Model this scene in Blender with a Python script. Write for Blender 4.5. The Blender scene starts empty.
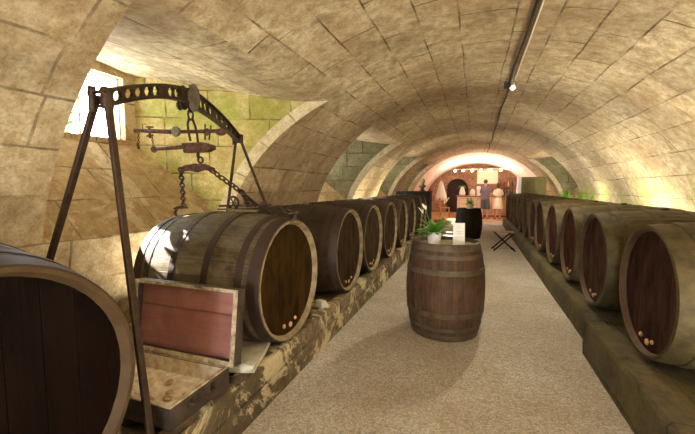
import bpy, bmesh, math, random
from mathutils import Vector, Matrix, Euler
random.seed(7)
PI = math.pi
S = bpy.context.scene
COL = S.collection

# ------------------------------------------------------------------ helpers
def link(o, parent=None):
    COL.objects.link(o)
    if parent is not None:
        o.parent = parent
    return o

def mesh_obj(name, bm, mats, parent=None, smooth=False, autosmooth=None):
    me = bpy.data.meshes.new(name)
    bm.normal_update()
    bm.to_mesh(me); bm.free()
    if not isinstance(mats, (list, tuple)): mats = [mats]
    for m in mats: me.materials.append(m)
    if smooth:
        for p in me.polygons: p.use_smooth = True
    if autosmooth:
        for p in me.polygons: p.use_smooth = True
        me.set_sharp_from_angle(angle=math.radians(autosmooth))
    o = bpy.data.objects.new(name, me)
    return link(o, parent)

def tag(o, label=None, cat=None, group=None, kind=None):
    if label: o['label'] = label
    if cat: o['category'] = cat
    if group: o['group'] = group
    if kind: o['kind'] = kind
    return o

def thing(name, label, cat, loc=(0, 0, 0), rot=(0, 0, 0), group=None):
    o = bpy.data.objects.new(name, None)
    o.empty_display_size = .1
    o.location = loc; o.rotation_euler = rot
    link(o)
    return tag(o, label, cat, group)

def struct(name, bm, mats, parent=None, **k):
    o = mesh_obj(name, bm, mats, parent, **k)
    o['kind'] = 'structure'
    return o

def dup(root, loc, rot=(0, 0, 0), label=None, group=None, scale=None):
    r = root.copy(); COL.objects.link(r); r.location = loc; r.rotation_euler = rot
    if label: r['label'] = label
    if group: r['group'] = group
    if scale: r.scale = scale
    for ch in list(root.children):
        c = ch.copy(); COL.objects.link(c); c.parent = r
        for g in ch.children:
            d = g.copy(); COL.objects.link(d); d.parent = c
    return r

def box(bm, lo, hi, mat=0, M=None):
    x0, y0, z0 = lo; x1, y1, z1 = hi
    vs = [bm.verts.new(p) for p in ((x0,y0,z0),(x1,y0,z0),(x1,y1,z0),(x0,y1,z0),(x0,y0,z1),(x1,y0,z1),(x1,y1,z1),(x0,y1,z1))]
    if M is not None:
        for v in vs: v.co = M @ v.co
    fs = [(0,3,2,1),(4,5,6,7),(0,1,5,4),(1,2,6,5),(2,3,7,6),(3,0,4,7)]
    out = []
    for f in fs:
        fc = bm.faces.new([vs[i] for i in f]); fc.material_index = mat; out.append(fc)
    return out

def bevel_all(bm, w, seg=2):
    bmesh.ops.bevel(bm, geom=list(bm.edges), offset=w, segments=seg, affect='EDGES', profile=.6)

def frame_from(d):
    d = Vector(d).normalized()
    a = Vector((0, 0, 1)) if abs(d.z) < .9 else Vector((1, 0, 0))
    u = d.cross(a).normalized(); v = d.cross(u).normalized()
    return u, v

def tube(bm, pts, r, seg=8, mat=0, cap=True, closed=False, flat=None):
    """tube through pts; r number or list; flat=(ru, rv) elliptical multipliers"""
    pts = [Vector(p) for p in pts]; n = len(pts)
    rs = r if isinstance(r, (list, tuple)) else [r] * n
    rings = []
    pu = None
    for i, p in enumerate(pts):
        if closed: d = pts[(i + 1) % n] - pts[(i - 1) % n]
        else: d = pts[min(i + 1, n - 1)] - pts[max(i - 1, 0)]
        d.normalize()
        if pu is None: u, v = frame_from(d)
        else:
            u = (pu - d * pu.dot(d))
            u = u.normalized() if u.length > 1e-6 else frame_from(d)[0]
            v = d.cross(u).normalized()
        pu = u
        fu, fv = flat if flat else (1, 1)
        rings.append([bm.verts.new(p + u * (rs[i] * fu * math.cos(2*PI*k/seg)) + v * (rs[i] * fv * math.sin(2*PI*k/seg))) for k in range(seg)])
    m = n if closed else n - 1
    for i in range(m):
        a, b = rings[i], rings[(i + 1) % n]
        for k in range(seg):
            f = bm.faces.new((a[k], a[(k+1) % seg], b[(k+1) % seg], b[k])); f.material_index = mat
    if cap and not closed:
        f = bm.faces.new(rings[0][::-1]); f.material_index = mat
        f = bm.faces.new(rings[-1]); f.material_index = mat
    return rings

def bar(bm, p, q, w, h, mat=0):
    """rectangular bar from p to q"""
    p = Vector(p); q = Vector(q); d = (q - p).normalized(); u, v = frame_from(d)
    c = []
    for e in (p, q):
        for su, sv in ((-1,-1),(1,-1),(1,1),(-1,1)):
            c.append(bm.verts.new(e + u*su*w/2 + v*sv*h/2))
    for f in ((3,2,1,0),(4,5,6,7),(0,1,5,4),(1,2,6,5),(2,3,7,6),(3,0,4,7)):
        bm.faces.new([c[i] for i in f]).material_index = mat

def lathe(bm, prof, seg=32, axis='z', mat=0, center=(0,0,0), closed=False, uv=None):
    """prof list of (r, h); revolve about axis."""
    C = Vector(center); rings = []
    for r, h in prof:
        ring = []
        for k in range(seg):
            a = 2*PI*k/seg; c, s = r*math.cos(a), r*math.sin(a)
            co = {'z': (c, s, h), 'x': (h, c, s), 'y': (s, h, c)}[axis]
            ring.append(bm.verts.new(C + Vector(co)))
        rings.append(ring)
    n = len(rings)
    for i in range(n if closed else n - 1):
        a, b = rings[i], rings[(i+1) % n]
        for k in range(seg):
            f = bm.faces.new((a[k], a[(k+1) % seg], b[(k+1) % seg], b[k])); f.material_index = mat
    if not closed:
        if prof[0][0] > 1e-5: bm.faces.new(rings[0][::-1]).material_index = mat
        if prof[-1][0] > 1e-5: bm.faces.new(rings[-1]).material_index = mat
    return rings

def torus_link(bm, c, d, L, w, r, roll, seg=10, ts=5):
    """one chain link: stadium ring centred c, long axis d"""
    d = Vector(d).normalized(); u, v = frame_from(d)
    u2 = u*math.cos(roll) + v*math.sin(roll)
    pts = []
    for k in range(seg):
        a = 2*PI*k/seg
        pts.append(Vector(c) + d*(L/2*math.cos(a)) + u2*(w/2*math.sin(a)))
    tube(bm, pts, r, ts, closed=True)

def chain(bm, pts, L=.062, w=.038, r=.0065):
    pts = [Vector(p) for p in pts]
    seglen = [(pts[i+1]-pts[i]).length for i in range(len(pts)-1)]
    tot = sum(seglen); step = L*.78; n = max(2, int(tot/step)); 
    for k in range(n+1):
        s = tot*k/n; i = 0
        while i < len(seglen)-1 and s > seglen[i]: s -= seglen[i]; i += 1
        d = pts[i+1]-pts[i]
        torus_link(bm, pts[i] + d*(s/seglen[i]), d, L, w, r, (k % 2)*PI/2 + .4)

# ------------------------------------------------------------------ materials
def new_mat(name):
    m = bpy.data.materials.new(name); m.use_nodes = True
    nt = m.node_tree; nt.nodes.clear()
    out = nt.nodes.new('ShaderNodeOutputMaterial'); b = nt.nodes.new('ShaderNodeBsdfPrincipled')
    nt.links.new(b.outputs[0], out.inputs[0])
    return m, nt, b

class NT:
    def __init__(s, nt): s.nt = nt
    def n(s, t, **k):
        x = s.nt.nodes.new(t)
        for a, v in k.items():
            if hasattr(x, a): setattr(x, a, v)
            else: x.inputs[a.replace('_', ' ')].default_value = v
        return x
    def l(s, a, b): s.nt.links.new(a, b)
    def noise(s, vec, scale, detail=4, rough=.55, dist=0):
        x = s.n('ShaderNodeTexNoise'); x.inputs['Scale'].default_value = scale
        x.inputs['Detail'].default_value = detail; x.inputs['Roughness'].default_value = rough
        x.inputs['Distortion'].default_value = dist
        if vec is not None: s.l(vec, x.inputs['Vector'])
        return x.outputs['Fac']
    def ramp(s, fac, stops):
        x = s.n('ShaderNodeValToRGB'); e = x.color_ramp.elements
        while len(e) < len(stops): e.new(.5)
        for i, (p, c) in enumerate(stops):
            e[i].position = p; e[i].color = (*c, 1) if len(c) == 3 else c
        s.l(fac, x.inputs[0]); return x.outputs[0]
    def mix(s, fac, a, b, mode='MIX'):
        x = s.n('ShaderNodeMix'); x.data_type = 'RGBA'; x.blend_type = mode
        for sock, v in ((x.inputs[0], fac), (x.inputs[6], a), (x.inputs[7], b)):
            if isinstance(v, (int, float)): sock.default_value = v
            elif isinstance(v, tuple): sock.default_value = (*v, 1) if len(v) == 3 else v
            else: s.l(v, sock)
        return x.outputs[2]
    def math(s, op, a, b=None, c=None):
        x = s.n('ShaderNodeMath'); x.operation = op
        for i, v in enumerate((a, b, c)):
            if v is None: continue
            if isinstance(v, (int, float)): x.inputs[i].default_value = v
            else: s.l(v, x.inputs[i])
        return x.outputs[0]
    def bump(s, h, strength=.5, dist=.01, normal=None):
        x = s.n('ShaderNodeBump'); x.inputs['Strength'].default_value = strength
        x.inputs['Distance'].default_value = dist; s.l(h, x.inputs['Height'])
        if normal is not None: s.l(normal, x.inputs['Normal'])
        return x.outputs[0]
    def mapping(s, vec, scale=(1,1,1), loc=(0,0,0)):
        x = s.n('ShaderNodeMapping'); x.inputs['Scale'].default_value = scale; x.inputs['Location'].default_value = loc
        s.l(vec, x.inputs['Vector']); return x.outputs[0]

def srgb(r, g, b):
    f = lambda c: ((c/255+.055)/1.055)**2.4 if c/255 > .04045 else c/255/12.92
    return (f(r), f(g), f(b))

def stone_mat(name, base, dark, light, bw=.62, bh=.37, stain=.5, moss=None, moss_amt=.0, mortar=.010, plaster=None, plaster_amt=0, moss_top=None, bumps=1.0):
    m, nt, b = new_mat(name); N = NT(nt)
    tc = N.n('ShaderNodeTexCoord')
    uv = tc.outputs['UV']; ob = tc.outputs['Object']
    # gently warp the block pattern
    wn = N.n('ShaderNodeTexNoise'); wn.inputs['Scale'].default_value = 1.6; wn.inputs['Detail'].default_value = 3
    N.l(ob, wn.inputs['Vector'])
    sub = N.n('ShaderNodeVectorMath'); sub.operation = 'SUBTRACT'; N.l(wn.outputs['Color'], sub.inputs[0]); sub.inputs[1].default_value = (.5,.5,.5)
    sc = N.n('ShaderNodeVectorMath'); sc.operation = 'SCALE'; N.l(sub.outputs[0], sc.inputs[0]); sc.inputs['Scale'].default_value = .055
    ad = N.n('ShaderNodeVectorMath'); ad.operation = 'ADD'; N.l(uv, ad.inputs[0]); N.l(sc.outputs[0], ad.inputs[1])
    br = N.n('ShaderNodeTexBrick'); N.l(ad.outputs[0], br.inputs['Vector'])
    br.offset = .43; br.squash = 1.25; br.squash_frequency = 3
    br.inputs['Scale'].default_value = 1; br.inputs['Brick Width'].default_value = bw; br.inputs['Row Height'].default_value = bh
    br.inputs['Mortar Size'].default_value = mortar; br.inputs['Mortar Smooth'].default_value = .25
    br.inputs['Color1'].default_value = (0,0,0,1); br.inputs['Color2'].default_value = (1,1,1,1); br.inputs['Mortar'].default_value = (.5,.5,.5,1)
    n1 = N.noise(ob, .75, 6, .65); n2 = N.noise(ob, 9, 8, .75, .1); n3 = N.noise(ob, 48, 5, .75)
    c = N.mix(N.ramp(n2, [(.38,(0,0,0)),(.62,(1,1,1))]), dark, light)
    c = N.mix(.35, c, base)
    # each block its own tint
    c = N.mix(.5, c, N.mix(br.outputs['Color'], (.66,.62,.56), (1.24,1.22,1.17)), 'MULTIPLY')
    st = N.ramp(n1, [(.40,(1,1,1)),(.62,(0,0,0))])
    c = N.mix(N.math('MULTIPLY', st, stain), c, dark)
    n5 = N.noise(ob, 3.3, 8, .72, .6)
    pt = N.ramp(n5, [(.54,(0,0,0)),(.66,(1,1,1))])
    c = N.mix(N.math('MULTIPLY', pt, .5*stain+.12), c, tuple(x*.45 for x in dark))
    if plaster:
        n4 = N.noise(ob, 2.1, 6, .7, .8)
        c = N.mix(N.math('MULTIPLY', N.ramp(n4, [(.52,(0,0,0)),(.57,(1,1,1))]), plaster_amt), c, plaster)
    if moss:
        n6 = N.noise(N.mapping(ob, loc=(3.1,1.7,.4)), 1.5, 6, .7, .3)
        mf = N.math('MULTIPLY', N.ramp(n6, [(.42,(0,0,0)),(.6,(1,1,1))]), moss_amt)
        if moss_top:      # growth only near the damp foot of the wall
            sz = N.n('ShaderNodeSeparateXYZ'); N.l(ob, sz.inputs[0])
            hz = N.math('ADD', sz.outputs[2], N.math('MULTIPLY', n2, .5))
            mf = N.math('MULTIPLY', mf, N.ramp(N.math('MULTIPLY', hz, .25), [((moss_top)/4-.02,(1,1,1)),((moss_top+.3)/4,(0,0,0))]))
        c = N.mix(mf, c, moss)
    # fine speckle
    c = N.mix(.5, c, N.ramp(n3, [(.33,(.42,.38,.32)),(.5,(1,1,1)),(.72,(1.15,1.13,1.1))]), 'MULTIPLY')
    # joints, broken up
    jn = N.ramp(N.noise(ob, 2.6, 4, .6), [(.40,(.08,.08,.08)),(.62,(1,1,1))])
    joint = N.math('MULTIPLY', br.outputs['Fac'], jn)
    c = N.mix(N.math('MULTIPLY', joint, .85), c, tuple(x*.25 for x in dark))
    N.l(c, b.inputs['Base Color'])
    b.inputs['Roughness'].default_value = .92
    h = N.math('ADD', N.math('MULTIPLY', n2, .55), N.math('MULTIPLY', n3, .16))
    h = N.math('SUBTRACT', h, N.math('MULTIPLY', joint, .6))
    h = N.math('ADD', h, N.math('MULTIPLY', n5, .45))
    N.l(N.bump(h, .85*bumps, .03), b.inputs['Normal'])
    return m

def wood_mat(name, c1, c2, c3, rough=.6, streak=1.0, rnd=.35, grey=None, grey_amt=0):
    """uv.x counts staves/planks, uv.y runs along them (metres)"""
    m, nt, b = new_mat(name); N = NT(nt)
    tc = N.n('ShaderNodeTexCoord'); uv = tc.outputs['UV']
    sep = N.n('ShaderNodeSeparateXYZ'); N.l(uv, sep.inputs[0])
    oi = N.n('ShaderNodeObjectInfo')
    fl = N.math('FLOOR', sep.outputs[0]); fr = N.math('FRACT', sep.outputs[0])
    cmb = N.n('ShaderNodeCombineXYZ'); N.l(fl, cmb.inputs[0]); N.l(N.math('MULTIPLY', oi.outputs['Random'], 50), cmb.inputs[1])
    wn = N.n('ShaderNodeTexWhiteNoise'); wn.noise_dimensions = '2D'; N.l(cmb.outputs[0], wn.inputs['Vector'])
    off = N.math('ADD', N.math('MULTIPLY', wn.outputs['Value'], 20), N.math('MULTIPLY', oi.outputs['Random'], 37))
    cm2 = N.n('ShaderNodeCombineXYZ'); N.l(sep.outputs[0], cm2.inputs[0]); N.l(N.math('MULTIPLY', sep.outputs[1], 1.6), cm2.inputs[1]); N.l(off, cm2.inputs[2])
    st = N.noise(N.mapping(cm2.outputs[0], (9, 1.1, 1)), 1.0, 6, .62, .25)
    bl = N.noise(N.mapping(cm2.outputs[0], (.9, 2.2, .3)), 1.0, 6, .65, .4)
    c = N.mix(N.ramp(st, [(.3,(0,0,0)),(.7,(1,1,1))]), c1, c2)
    c = N.mix(N.math('MULTIPLY', N.ramp(bl, [(.42,(0,0,0)),(.66,(1,1,1))]), .8), c, c3)
    if grey:
        gn = N.noise(N.mapping(tc.outputs['Object'], (1.2, 1.2, 1.2)), 1.8, 6, .7, .4)
        c = N.mix(N.math('MULTIPLY', N.ramp(gn, [(.4,(0,0,0)),(.6,(1,1,1))]), grey_amt), c, grey)
    tint = N.math('ADD', N.math('MULTIPLY', wn.outputs['Value'], rnd), 1 - rnd/2)
    hs = N.n('ShaderNodeHueSaturation'); N.l(c, hs.inputs['Color']); N.l(tint, hs.inputs['Value'])
    N.l(N.math('ADD', N.math('MULTIPLY', oi.outputs['Random'], .25), .82), hs.inputs['Saturation'])
    # seams between the staves
    ed = N.math('ABSOLUTE', N.math('SUBTRACT', fr, .5))
    seam = N.ramp(ed, [(.47,(0,0,0)),(.497,(1,1,1))])
    c = N.mix(N.math('MULTIPLY', seam, .5), hs.outputs[0], tuple(x*.2 for x in c1))
    N.l(c, b.inputs['Base Color'])
    N.l(N.ramp(bl, [(.3,(rough-.12,)*3),(.7,(rough+.2,)*3)]), b.inputs['Roughness'])
    b.inputs['Specular IOR Level'].default_value = .04 if name.startswith('head') else .18
    h = N.math('SUBTRACT', N.math('MULTIPLY', st, .5*streak), N.math('MULTIPLY', seam, 1.0))
    N.l(N.bump(h, .5, .006), b.inputs['Normal'])
    return m

def simple_mat(name, col, rough=.5, metal=0, var=.15, scale=20, bump=.1, spec=.5, col2=None, coat=0):
    m, nt, b = new_mat(name); N = NT(nt)
    tc = N.n('ShaderNodeTexCoord'); n = N.noise(tc.outputs['Object'], scale, 5, .6)
    c2 = col2 if col2 else tuple(x*(1-var*2) for x in col)
    c = N.mix(N.ramp(n, [(.35,(0,0,0)),(.65,(1,1,1))]), c2, col)
    N.l(c, b.inputs['Base Color'])
    b.inputs['Roughness'].default_value = rough; b.inputs['Metallic'].default_value = metal
    b.inputs['Specular IOR Level'].default_value = spec
    b.inputs['Coat Weight'].default_value = coat
    if bump: N.l(N.bump(n, bump, .01), b.inputs['Normal'])
    return m

def emis_mat(name, col, strength):
    m, nt, b = new_mat(name)
    b.inputs['Base Color'].default_value = (*col, 1)
    b.inputs['Emission Color'].default_value = (*col, 1); b.inputs['Emission Strength'].default_value = strength
    return m

M = {}
M['vault'] = stone_mat('vault_limestone', srgb(206,188,148), srgb(142,112,72), srgb(232,220,188), .74, .37, stain=.6)
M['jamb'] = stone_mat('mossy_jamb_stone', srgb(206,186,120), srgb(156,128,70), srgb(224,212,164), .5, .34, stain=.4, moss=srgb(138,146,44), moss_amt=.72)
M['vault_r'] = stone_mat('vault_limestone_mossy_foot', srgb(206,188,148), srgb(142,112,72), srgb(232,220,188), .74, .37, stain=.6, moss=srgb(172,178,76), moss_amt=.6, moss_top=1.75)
M['jamb_far'] = stone_mat('grey_jamb_stone', srgb(150,142,108), srgb(96,88,58), srgb(184,178,150), .5, .34, stain=.6, moss=srgb(110,112,58), moss_amt=.4)  # greyer, darker stone on the jambs of the farther bays
M['voussoir'] = stone_mat('voussoir_stone', srgb(222,208,170), srgb(180,158,112), srgb(238,230,204), .42, 3.0, stain=.2)
M['sill'] = stone_mat('sill_stone', srgb(198,172,126), srgb(150,118,76), srgb(222,204,166), .62, .42, stain=.4, plaster=srgb(226,210,176), plaster_amt=.5)
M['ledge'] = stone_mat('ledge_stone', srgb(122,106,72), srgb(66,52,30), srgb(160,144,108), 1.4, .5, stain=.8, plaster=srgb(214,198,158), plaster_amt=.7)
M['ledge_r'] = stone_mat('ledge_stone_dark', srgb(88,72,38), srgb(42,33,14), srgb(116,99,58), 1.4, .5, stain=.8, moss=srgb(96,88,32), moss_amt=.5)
M['barwall'] = stone_mat('bar_wall_stone', srgb(158,118,90), srgb(104,70,50), srgb(188,152,122), .34, .2, stain=.6)
M['plaster'] = stone_mat('pale_plaster', srgb(236,218,206), srgb(214,186,170), srgb(244,232,222), 2.5, 2.5, stain=.3, mortar=.001, bumps=.5)

def gravel_mat():
    m, nt, b = new_mat('gravel'); N = NT(nt)
    tc = N.n('ShaderNodeTexCoord'); ob = tc.outputs['Object']
    v = N.n('ShaderNodeTexVoronoi'); v.inputs['Scale'].default_value = 80; N.l(ob, v.inputs['Vector'])
    v2 = N.n('ShaderNodeTexVoronoi'); v2.inputs['Scale'].default_value = 130; N.l(ob, v2.inputs['Vector'])
    big = N.noise(ob, .9, 4, .6); mid = N.noise(ob, 14, 5, .7)
    sep = N.n('ShaderNodeSeparateColor'); N.l(v.outputs['Color'], sep.inputs[0])
    c = N.ramp(sep.outputs[0], [(.0, srgb(190,176,152)), (.45, srgb(222,213,194)), (.8, srgb(238,231,217)), (1, srgb(248,244,236))])
    c = N.mix(N.math('MULTIPLY', N.ramp(mid, [(.35,(1,1,1)),(.6,(0,0,0))]), .25), c, srgb(176,152,116))
    c = N.mix(N.math('MULTIPLY', N.ramp(big, [(.42,(1,1,1)),(.6,(0,0,0))]), .35), c, srgb(168,140,98))
    d = N.ramp(v.outputs['Distance'], [(.0,(1,1,1)),(.6,(.55,.55,.55))])
    c = N.mix(.65, c, d, 'MULTIPLY')  # gaps between pebbles darkened, their shade put into the colour
    N.l(c, b.inputs['Base Color']); b.inputs['Roughness'].default_value = .95
    h = N.math('ADD', N.math('MULTIPLY', v.outputs['Distance'], -1), N.math('MULTIPLY', v2.outputs['Distance'], -.4))
    N.l(N.bump(h, 1.0, .012), b.inputs['Normal'])
    return m
M['gravel'] = gravel_mat()
M['wood_l'] = wood_mat('grey_brown_stave_oak', srgb(58,44,28), srgb(92,78,58), srgb(44,32,20), .6, grey=srgb(124,118,100), grey_amt=.55)
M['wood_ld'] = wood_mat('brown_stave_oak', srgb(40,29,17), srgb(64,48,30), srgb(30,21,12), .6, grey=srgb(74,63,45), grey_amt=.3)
M['wood_r'] = wood_mat('olive_stave_oak', srgb(58,48,24), srgb(88,76,42), srgb(42,34,17), .7, grey=srgb(96,85,50), grey_amt=.4)
M['wood_c'] = wood_mat('russet_stave_oak', srgb(52,30,14), srgb(92,59,31), srgb(38,22,11), .55, rnd=.35, grey=srgb(100,76,50), grey_amt=.4)
M['wood_k'] = wood_mat('blackened_stave_oak', srgb(28,18,12), srgb(44,29,19), srgb(20,13,9), .7)
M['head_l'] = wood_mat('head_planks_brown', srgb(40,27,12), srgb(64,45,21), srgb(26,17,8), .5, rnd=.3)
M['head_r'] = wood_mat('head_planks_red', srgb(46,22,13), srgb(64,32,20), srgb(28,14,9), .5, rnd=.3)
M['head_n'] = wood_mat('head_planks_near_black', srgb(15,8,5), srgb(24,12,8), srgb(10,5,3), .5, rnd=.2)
M['head_c'] = wood_mat('head_planks_grey', srgb(120,110,90), srgb(158,148,124), srgb(96,84,64), .6)
M['chime'] = simple_mat('worn_chime_wood', srgb(146,130,100), .7, 0, .25, 12, .2, .3, col2=srgb(104,84,56))
M['chime_n'] = simple_mat('dull_chime_wood', srgb(78,58,32), .7, 0, .25, 12, .2, .3, col2=srgb(66,46,26))
M['hoop'] = simple_mat('rusted_hoop_iron', srgb(62,46,34), .6, .45, .2, 9, .15, .5, col2=srgb(52,38,30))
M['hoop_g'] = simple_mat('grey_hoop_iron', srgb(98,86,66), .6, .3, .2, 8, .15, .5, col2=srgb(64,50,34))
M['hoop_o'] = simple_mat('dusty_hoop_iron', srgb(86,74,44), .65, .25, .2, 9, .15, .4, col2=srgb(58,48,27))
M['wax'] = simple_mat('pale_wax_plug', srgb(196,150,100), .6)
M['iron'] = simple_mat('brown_painted_iron', srgb(72,54,38), .5, .5, .2, 25, .2, .5, col2=srgb(48,34,24))
M['rust'] = simple_mat('rusty_iron', srgb(110,78,58), .65, .4, .25, 40, .3, .4, col2=srgb(62,36,30))
M['steel'] = simple_mat('tarnished_steel', srgb(140,134,116), .45, .6, .2, 40, .2)
M['pink'] = wood_mat('faded_pink_lining', srgb(142,84,76), srgb(164,104,92), srgb(128,76,66), .7, rnd=.12)
M['case_dark'] = simple_mat('dark_case_wood', srgb(70,56,42), .6, 0, .25, 14, .2, col2=srgb(40,30,24))
M['case_rim'] = simple_mat('sunlit_case_rim', srgb(200,184,154), .7, 0, .2, 22, .2, col2=srgb(128,108,80))  # rim colour lightened to stand in for a strip of sunlight
M['case_in'] = simple_mat('lit_case_interior', srgb(242,232,216), .8, 0, .15, 18, .2, col2=srgb(196,178,150))  # brightness and glints of the lit tray put into this pale colour
M['rubble'] = simple_mat('plaster_rubble', srgb(196,170,136), .9, 0, .25, 30, .4)
M['white'] = simple_mat('white_ceramic', srgb(236,232,222), .3, 0, .02, 10, 0)
M['paper'] = simple_mat('white_card', srgb(238,234,224), .6, 0, .02, 10, 0)
M['ink'] = simple_mat('grey_print', srgb(178,172,162), .8, 0, .05, 10, 0)
M['leaf'] = simple_mat('glossy_leaf', srgb(104,158,48), .4, 0, .25, 12, .05, col2=srgb(60,112,30))
M['leaf2'] = simple_mat('bright_fern_leaf', srgb(140,190,50), .5, 0, .2, 6, .05, col2=srgb(96,150,36))
M['spathe'] = simple_mat('white_flower', srgb(244,238,214), .5, 0, .03, 10, 0)
M['soil'] = simple_mat('potting_soil', srgb(60,44,30), .9)
M['cable'] = simple_mat('black_cable', srgb(48,38,26), .7)
M['conduit'] = simple_mat('pale_conduit', srgb(226,214,184), .5, 0, .05)
M['chalk'] = simple_mat('slate_grey_stone', srgb(196,190,170), .85, 0, .15, 12, .3)
M['olive'] = simple_mat('olive_panel_paint', srgb(122,112,58), .6, 0, .12, 5, .05)
M['paleside'] = simple_mat('pale_panel_side', srgb(238,232,228), .6, 0, .05)
M['blackwood'] = simple_mat('black_painted_wood', srgb(24,18,13), .8, 0, .2, spec=.15)
M['counter'] = simple_mat('pink_beige_panel', srgb(236,200,168), .5, 0, .05, 6, .02)
M['ctop'] = simple_mat('orange_wood_top', srgb(170,98,52), .35, 0, .2, 14, .05)
M['barfloor'] = simple_mat('terracotta_floor', srgb(196,138,88), .5, 0, .15, 9, .05)
M['stepwhite'] = simple_mat('pale_step_stone', srgb(222,204,178), .7, 0, .1)
M['skin'] = simple_mat('skin', srgb(206,152,118), .5, 0, .04, 8, 0)
M['hair'] = simple_mat('brown_hair', srgb(96,60,36), .55, 0, .2, 60, .2)
M['hair2'] = simple_mat('light_brown_hair', srgb(96,58,32), .55, 0, .2, 60, .2)
M['tee'] = simple_mat('grey_violet_cotton', srgb(118,98,110), .85, 0, .08, 20, .1)
M['shorts'] = simple_mat('slate_shorts_cotton', srgb(82,84,92), .85, 0, .1, 20, .1)
M['dress'] = simple_mat('cream_dress_cotton', srgb(240,224,196), .85, 0, .04, 20, .1)
M['shoe'] = simple_mat('tan_leather', srgb(150,100,66), .6)
M['cloth'] = simple_mat('white_cloth', srgb(240,226,208), .9, 0, .05, 12, .1)
M['chairwood'] = simple_mat('orange_chair_wood', srgb(190,112,66), .45, 0, .15, 20, .05)
M['canvas'] = simple_mat('cream_board', srgb(238,222,190), .6, 0, .04)
M['boardframe'] = simple_mat('pale_frame_wood', srgb(206,184,146), .5)
M['marble'] = simple_mat('mottled_plaster_bust', srgb(150,140,110), .6, 0, .4, 22, .2, col2=srgb(60,52,34))
M['grille'] = simple_mat('door_iron', srgb(60,40,34), .5, .5)
M['void'] = simple_mat('painted_dark_cellar', srgb(58,42,36), .9)
M['bottle'] = simple_mat('dark_green_bottle_glass', srgb(40,48,22), .15, 0, .05, 5, 0, .6)
M['redglass'] = simple_mat('red_bottle', srgb(150,40,40), .2, 0, .05, 5, 0, .6)
M['stoolwood'] = simple_mat('stool_slats_wood', srgb(142,116,72), .6, 0, .2)
M['metalpart'] = simple_mat('chrome', srgb(200,196,190), .2, .9, .02, 10, 0)
M['glow'] = emis_mat('lit_bulb', (1, .82, .58), 45)
M['glow_w'] = emis_mat('lit_spotlight_face', (1, .93, .8), 14)
M['screen'] = simple_mat('menu_poster', srgb(232,200,180), .5)
M['earth'] = simple_mat('outside_earth', srgb(120,110,70), .9)

# glass pane that lets the daylight through
m, nt, b = new_mat('clear_pane')
nt.nodes.remove(b); N = NT(nt)
tr = N.n('ShaderNodeBsdfTransparent'); gl = N.n('ShaderNodeBsdfGlossy'); gl.inputs['Roughness'].default_value = .02
mx = N.n('ShaderNodeMixShader'); mx.inputs[0].default_value = .06
N.l(tr.outputs[0], mx.inputs[1]); N.l(gl.outputs[0], mx.inputs[2])
N.l(mx.outputs[0], [n for n in nt.nodes if n.type == 'OUTPUT_MATERIAL'][0].inputs[0]); M['pane'] = m

# ------------------------------------------------------------------ vault
A_, B_, H0 = 3.05, 2.55, .60
Z0, Z1 = -4.0, 18.0
HS, HT = 1.10, 2.64          # opening sill and head heights
def ell_x(h): return A_*math.sqrt(max(0, 1-((h-H0)/B_)**2)) if h > H0 else A_
T_of = lambda h: math.asin(min(1, (h-H0)/B_))
XT = ell_x(HT)
OUT = 3.95
L_OPEN = [(-3.2, -1.2), (1.70, 3.78), (6.5, 8.6), (11.0, 13.1), (15.1, 17.0)]
R_OPEN = [(12.3, 15.2)]
SLOPE = {-1: .5, 1: .5}
def zfar(zf, X): return zf + .5*(3.05 - abs(X))      # splayed far jamb
def znear(zn, X): return zn - .07*(3.05-min(abs(X), 3.05))
# profile columns: list of heights/angles
def columns():
    cols = [(A_, 0.0), (A_, .3), (A_, .6)]
    ts = [T_of(HS)*k/2 for k in (1,)] + [T_of(HS)] + [T_of(HS)+(T_of(HT)-T_of(HS))*k/12 for k in range(1, 13)] + \
         [T_of(HT)+(PI/2-T_of(HT))*k/10 for k in range(1, 11)]
    for t in ts: cols.append((A_*math.cos(t), H0+B_*math.sin(t)))
    return cols
def vault_half(side, opens):
    bm = bmesh.new(); uvl = bm.loops.layers.uv.new('UVMap')
    cols = columns(); S_ = [0]
    for i in range(1, len(cols)): S_.append(S_[-1] + math.dist(cols[i], cols[i-1]))
    def breaks(X):
        bs = [Z0]
        for zn, zf in opens: bs += [znear(zn, max(X, XT)), zfar(zf, max(X, XT))]
        return bs + [Z1]
    # subdivide every band
    grid = []
    for ci, (X, H) in enumerate(cols):
        row = []; bs = breaks(X)
        for k in range(len(bs)-1):
            n = max(3, int((breaks(3.05)[k+1]-breaks(3.05)[k])/.18))
            for j in range(n): row.append((bs[k] + (bs[k+1]-bs[k])*j/n, k % 2))
        row.append((bs[-1], 0)); grid.append(row)
    vs = [[bm.verts.new((side*cols[i][0], z, cols[i][1])) for z, _ in row] for i, row in enumerate(grid)]
    for i in range(len(cols)-1):
        hm = (cols[i][1]+cols[i+1][1])/2
        for j in range(len(grid[i])-1):
            if grid[i][j][1] == 1 and HS < hm < HT: continue
            idx = [(i,j),(i,j+1),(i+1,j+1),(i+1,j)]
            f = bm.faces.new([vs[a][c] for a, c in idx])
            for lp, (a, c) in zip(f.loops, idx): lp[uvl].uv = (grid[a][c][0], S_[a] + (0 if side < 0 else .11))
            f.smooth = True
    loose = [v for v in bm.verts if not v.link_faces]
    bmesh.ops.delete(bm, geom=loose, context='VERTS')
    return bm
bl = vault_half(-1, L_OPEN); br_ = vault_half(1, R_OPEN)
wl = struct('wall_left', bl, M['vault']); wr = struct('wall_right', br_, M['vault_r'])
for o in (wl, wr):
    o['label'] = 'stone barrel vault'
del wl['label'], wr['label']

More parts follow.
